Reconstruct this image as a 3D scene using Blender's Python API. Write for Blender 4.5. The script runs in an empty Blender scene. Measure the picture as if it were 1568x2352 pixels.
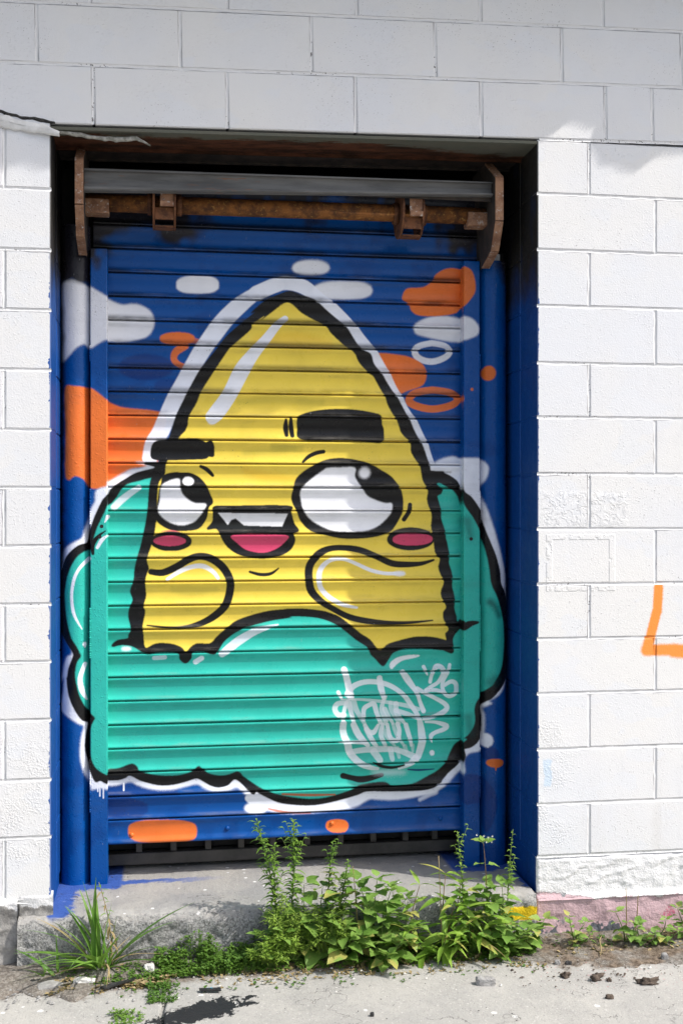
import bpy, bmesh, math, random
import numpy as np
from mathutils import Vector, Matrix, noise

R = math.radians
random.seed(7)
S = bpy.context.scene
COL = S.collection
SUN = Vector((1.79, -1.0, 2.5)).normalized()          # towards the sun

# ------------------------------------------------------------------ camera
cam = bpy.data.cameras.new('camera'); co = bpy.data.objects.new('camera', cam); COL.objects.link(co)
cam.lens = 40.56; cam.sensor_width = 36; cam.clip_start = 0.05; cam.clip_end = 2000
co.location = (0.361, -3.842, 1.47); co.rotation_euler = (R(90), 0, R(-8.7))
S.camera = co
S.render.resolution_x = 682; S.render.resolution_y = 1024
# ------------------------------------------------------------------ world, sun, exposure
W = bpy.data.worlds.new('World'); S.world = W; W.use_nodes = True
wn = W.node_tree
bg = wn.nodes['Background']; bg.inputs[1].default_value = 0.15
sky = wn.nodes.new('ShaderNodeTexSky'); sky.sky_type = 'NISHITA'; sky.sun_disc = False
el = math.asin(SUN.z)
sky.sun_elevation = el; sky.sun_rotation = math.atan2(SUN.x, SUN.y)
sky.air_density = 1.0; sky.dust_density = 3.5; sky.ozone_density = 1.0
hs = wn.nodes.new('ShaderNodeHueSaturation'); hs.inputs['Saturation'].default_value = .72     # sky colour made less blue
wn.links.new(sky.outputs[0], hs.inputs['Color']); wn.links.new(hs.outputs[0], bg.inputs[0])
sl = bpy.data.lights.new('sun', 'SUN'); so = bpy.data.objects.new('sun', sl); COL.objects.link(so)
sl.energy = 3.1; sl.angle = R(0.53); sl.color = (1.0, 0.955, 0.89)
so.rotation_euler = (-SUN).to_track_quat('-Z', 'Y').to_euler(); so.location = (6, -4, 9)
S.view_settings.view_transform = 'Standard'; S.view_settings.look = 'None'
S.view_settings.exposure = 0.36; S.view_settings.gamma = 1; S.view_settings.use_curve_mapping = False

# ------------------------------------------------------------------ small helpers
def lin(r, g, b):
    f = lambda c: (c / 12.92 if c <= .04045 else ((c + .055) / 1.055) ** 2.4)
    return (f(r / 255), f(g / 255), f(b / 255), 1)

def link(o, parent=None):
    COL.objects.link(o)
    if parent is not None: o.parent = parent
    return o

def tag(o, label=None, cat=None, group=None, kind=None):
    if label: o['label'] = label
    if cat: o['category'] = cat
    if group: o['group'] = group
    if kind: o['kind'] = kind
    return o

def thing(name, label, cat, loc=(0, 0, 0), group=None):
    o = bpy.data.objects.new(name, None); o.empty_display_size = .1; o.location = loc
    link(o); return tag(o, label, cat, group)

def mobj(name, me, mats, parent=None, at=None):
    """link a mesh whose vertices are in WORLD coordinates under parent (an unrotated Empty)"""
    o = bpy.data.objects.new(name, me)
    for m in (mats if isinstance(mats, (list, tuple)) else [mats]):
        if len(me.materials) < (len(mats) if isinstance(mats, (list, tuple)) else 1): me.materials.append(m)
    link(o, parent)
    base = parent.location if parent is not None and parent.type == 'EMPTY' else Vector((0, 0, 0))
    p = parent
    off = Vector((0, 0, 0))
    while p is not None:
        off += p.location; p = p.parent
    o.location = (Vector(at) if at else Vector((0, 0, 0))) - off
    return o

class MB:
    def __init__(s): s.v = []; s.f = []; s.sm = []
    def add(s, vs, fs, smooth=False):
        n = len(s.v); s.v += [tuple(v) for v in vs]
        s.f += [tuple(i + n for i in f) for f in fs]; s.sm += [smooth] * len(fs)
        return s
    def box(s, x0, x1, y0, y1, z0, z1):
        return s.add([(x0,y0,z0),(x1,y0,z0),(x1,y1,z0),(x0,y1,z0),(x0,y0,z1),(x1,y0,z1),(x1,y1,z1),(x0,y1,z1)],
                     [(0,3,2,1),(4,5,6,7),(0,1,5,4),(1,2,6,5),(2,3,7,6),(3,0,4,7)])
    def tube(s, pts, rad, n=8, caps=True, smooth=True):
        pts = [Vector(p) for p in pts]; vs = []; fs = []
        rad = rad if isinstance(rad, (list, tuple)) else [rad] * len(pts)
        up = Vector((0.31, 0.2, 0.93)) if abs((pts[-1] - pts[0]).normalized().z) < .9 else Vector((1, 0.1, 0))
        for i, p in enumerate(pts):
            t = (pts[min(i + 1, len(pts) - 1)] - pts[max(i - 1, 0)]).normalized()
            a = t.cross(up).normalized(); b = t.cross(a)
            for k in range(n):
                q = 2 * math.pi * k / n
                vs.append(p + rad[i] * (math.cos(q) * a + math.sin(q) * b))
        for i in range(len(pts) - 1):
            for k in range(n):
                k2 = (k + 1) % n
                fs.append((i * n + k, i * n + k2, (i + 1) * n + k2, (i + 1) * n + k))
        s.add(vs, fs, smooth)
        if caps:
            m = len(s.v) - len(vs)
            s.f.append(tuple(m + k for k in range(n))[::-1]); s.sm.append(False)
            e = m + (len(pts) - 1) * n
            s.f.append(tuple(e + k for k in range(n))); s.sm.append(False)
        return s
    def grid(s, nu, nv, fn, smooth=True):
        vs = [fn(i / nu, j / nv) for j in range(nv + 1) for i in range(nu + 1)]
        fs = [(j * (nu + 1) + i, j * (nu + 1) + i + 1, (j + 1) * (nu + 1) + i + 1, (j + 1) * (nu + 1) + i) for j in range(nv) for i in range(nu)]
        return s.add(vs, fs, smooth)
    def mesh(s, name):
        me = bpy.data.meshes.new(name); me.from_pydata(s.v, [], s.f)
        me.polygons.foreach_set('use_smooth', s.sm); me.update(); return me
    def build(s, name, mats, parent=None, normals=False):
        me = s.mesh(name)
        if normals:
            bm = bmesh.new(); bm.from_mesh(me); bmesh.ops.recalc_face_normals(bm, faces=bm.faces); bm.to_mesh(me); bm.free()
        return mobj(name, me, mats, parent)

def bevel_mesh(name, x0, x1, y0, y1, z0, z1, r, seg=2, smooth=True):
    bm = bmesh.new(); bmesh.ops.create_cube(bm, size=1)
    for v in bm.verts:
        v.co = Vector((x0 + (v.co.x + .5) * (x1 - x0), y0 + (v.co.y + .5) * (y1 - y0), z0 + (v.co.z + .5) * (z1 - z0)))
    bmesh.ops.bevel(bm, geom=bm.edges[:], offset=r, segments=seg, affect='EDGES', profile=.5)
    me = bpy.data.meshes.new(name); bm.to_mesh(me); bm.free()
    for p in me.polygons: p.use_smooth = smooth and p.area < 4 * r * max(x1 - x0, z1 - z0, y1 - y0)
    return me

def n3(x, y, z, s): return noise.noise(Vector((x * s, y * s, z * s)))
def fbm(x, y, z, s, o=3):
    return sum(n3(x, y, z, s * 2 ** k) / 2 ** k for k in range(o))

# ------------------------------------------------------------------ node helpers
class NT:
    def __init__(s, name):
        s.m = bpy.data.materials.new(name); s.m.use_nodes = True; s.t = s.m.node_tree; s.n = s.t.nodes
        s.b = s.n['Principled BSDF']; s.out = s.n['Material Output']
        s._pos = None
    def new(s, t, **k):
        n = s.n.new(t)
        for a, v in k.items(): setattr(n, a, v)
        return n
    def set(s, sock, v):
        if isinstance(v, bpy.types.NodeSocket): s.t.links.new(v, sock)
        elif v is not None: sock.default_value = v
    def pos(s):
        if s._pos is None: s._pos = s.new('ShaderNodeNewGeometry').outputs['Position']
        return s._pos
    def nrm(s): return s.new('ShaderNodeNewGeometry').outputs['True Normal']
    def xyz(s, v=None):
        n = s.new('ShaderNodeSeparateXYZ'); s.set(n.inputs[0], v or s.pos()); return n.outputs
    def ma(s, op, a, b=None, c=None, clamp=False):
        n = s.new('ShaderNodeMath', operation=op, use_clamp=clamp)
        s.set(n.inputs[0], a); s.set(n.inputs[1], b)
        if c is not None: s.set(n.inputs[2], c)
        return n.outputs[0]
    def noise(s, scale, detail=3, rough=.55, vec=None, stretch=None, dist=0):
        v = vec or s.pos()
        if stretch:
            mp = s.new('ShaderNodeMapping'); s.set(mp.inputs[0], v); mp.inputs['Scale'].default_value = stretch; v = mp.outputs[0]
        n = s.new('ShaderNodeTexNoise'); s.set(n.inputs['Vector'], v)
        n.inputs['Scale'].default_value = scale; n.inputs['Detail'].default_value = detail; n.inputs['Roughness'].default_value = rough
        n.inputs['Distortion'].default_value = dist
        return n.outputs['Fac']
    def voro(s, scale, feature='F1', vec=None, out='Distance'):
        n = s.new('ShaderNodeTexVoronoi', feature=feature); s.set(n.inputs['Vector'], vec or s.pos()); n.inputs['Scale'].default_value = scale
        return n.outputs[out]
    def ramp(s, f, lo, hi, a=0.0, b=1.0, smooth=True):
        n = s.new('ShaderNodeMapRange', interpolation_type='SMOOTHSTEP' if smooth else 'LINEAR'); n.clamp = True
        s.set(n.inputs[0], f)
        for i, v in enumerate((lo, hi, a, b)): s.set(n.inputs[1 + i], v)
        return n.outputs[0]
    def mix(s, f, a, b, mode='MIX'):
        n = s.new('ShaderNodeMix', data_type='RGBA', blend_type=mode)
        s.set(n.inputs[0], f); s.set(n.inputs[6], a); s.set(n.inputs[7], b); return n.outputs[2]
    def band(s, v, lo, hi, soft):
        return s.ma('MULTIPLY', s.ramp(v, lo - soft, lo + soft), s.ramp(v, hi - soft, hi + soft, 1, 0))
    def seg(s, a, b):
        """distance in the x-z plane to the segment a-b"""
        X = s.xyz()
        cx = s.new('ShaderNodeCombineXYZ'); s.set(cx.inputs[0], X[0]); s.set(cx.inputs[1], X[2])
        pa = s.new('ShaderNodeVectorMath', operation='SUBTRACT'); s.set(pa.inputs[0], cx.outputs[0]); pa.inputs[1].default_value = (a[0], a[1], 0)
        ba = Vector((b[0] - a[0], b[1] - a[1], 0))
        d = s.new('ShaderNodeVectorMath', operation='DOT_PRODUCT'); s.set(d.inputs[0], pa.outputs[0]); d.inputs[1].default_value = ba
        h = s.ma('DIVIDE', d.outputs['Value'], ba.length_squared, clamp=True)
        sc = s.new('ShaderNodeVectorMath', operation='SCALE'); sc.inputs[0].default_value = ba; s.set(sc.inputs['Scale'], h)
        df = s.new('ShaderNodeVectorMath', operation='SUBTRACT'); s.set(df.inputs[0], pa.outputs[0]); s.set(df.inputs[1], sc.outputs[0])
        ln = s.new('ShaderNodeVectorMath', operation='LENGTH'); s.set(ln.inputs[0], df.outputs[0])
        return ln.outputs['Value']
    def bump(s, h, dist, strength=1.0, prev=None):
        n = s.new('ShaderNodeBump'); n.inputs['Strength'].default_value = strength; n.inputs['Distance'].default_value = dist
        s.set(n.inputs['Height'], h)
        if prev is not None: s.set(n.inputs['Normal'], prev)
        return n.outputs[0]
    def done(s, col, rough=.7, bump=None, metal=0, spec=None):
        s.set(s.b.inputs['Base Color'], col); s.set(s.b.inputs['Roughness'], rough); s.set(s.b.inputs['Metallic'], metal)
        if spec is not None: s.b.inputs['Specular IOR Level'].default_value = spec
        if bump is not None: s.set(s.b.inputs['Normal'], bump)
        return s.m

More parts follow.
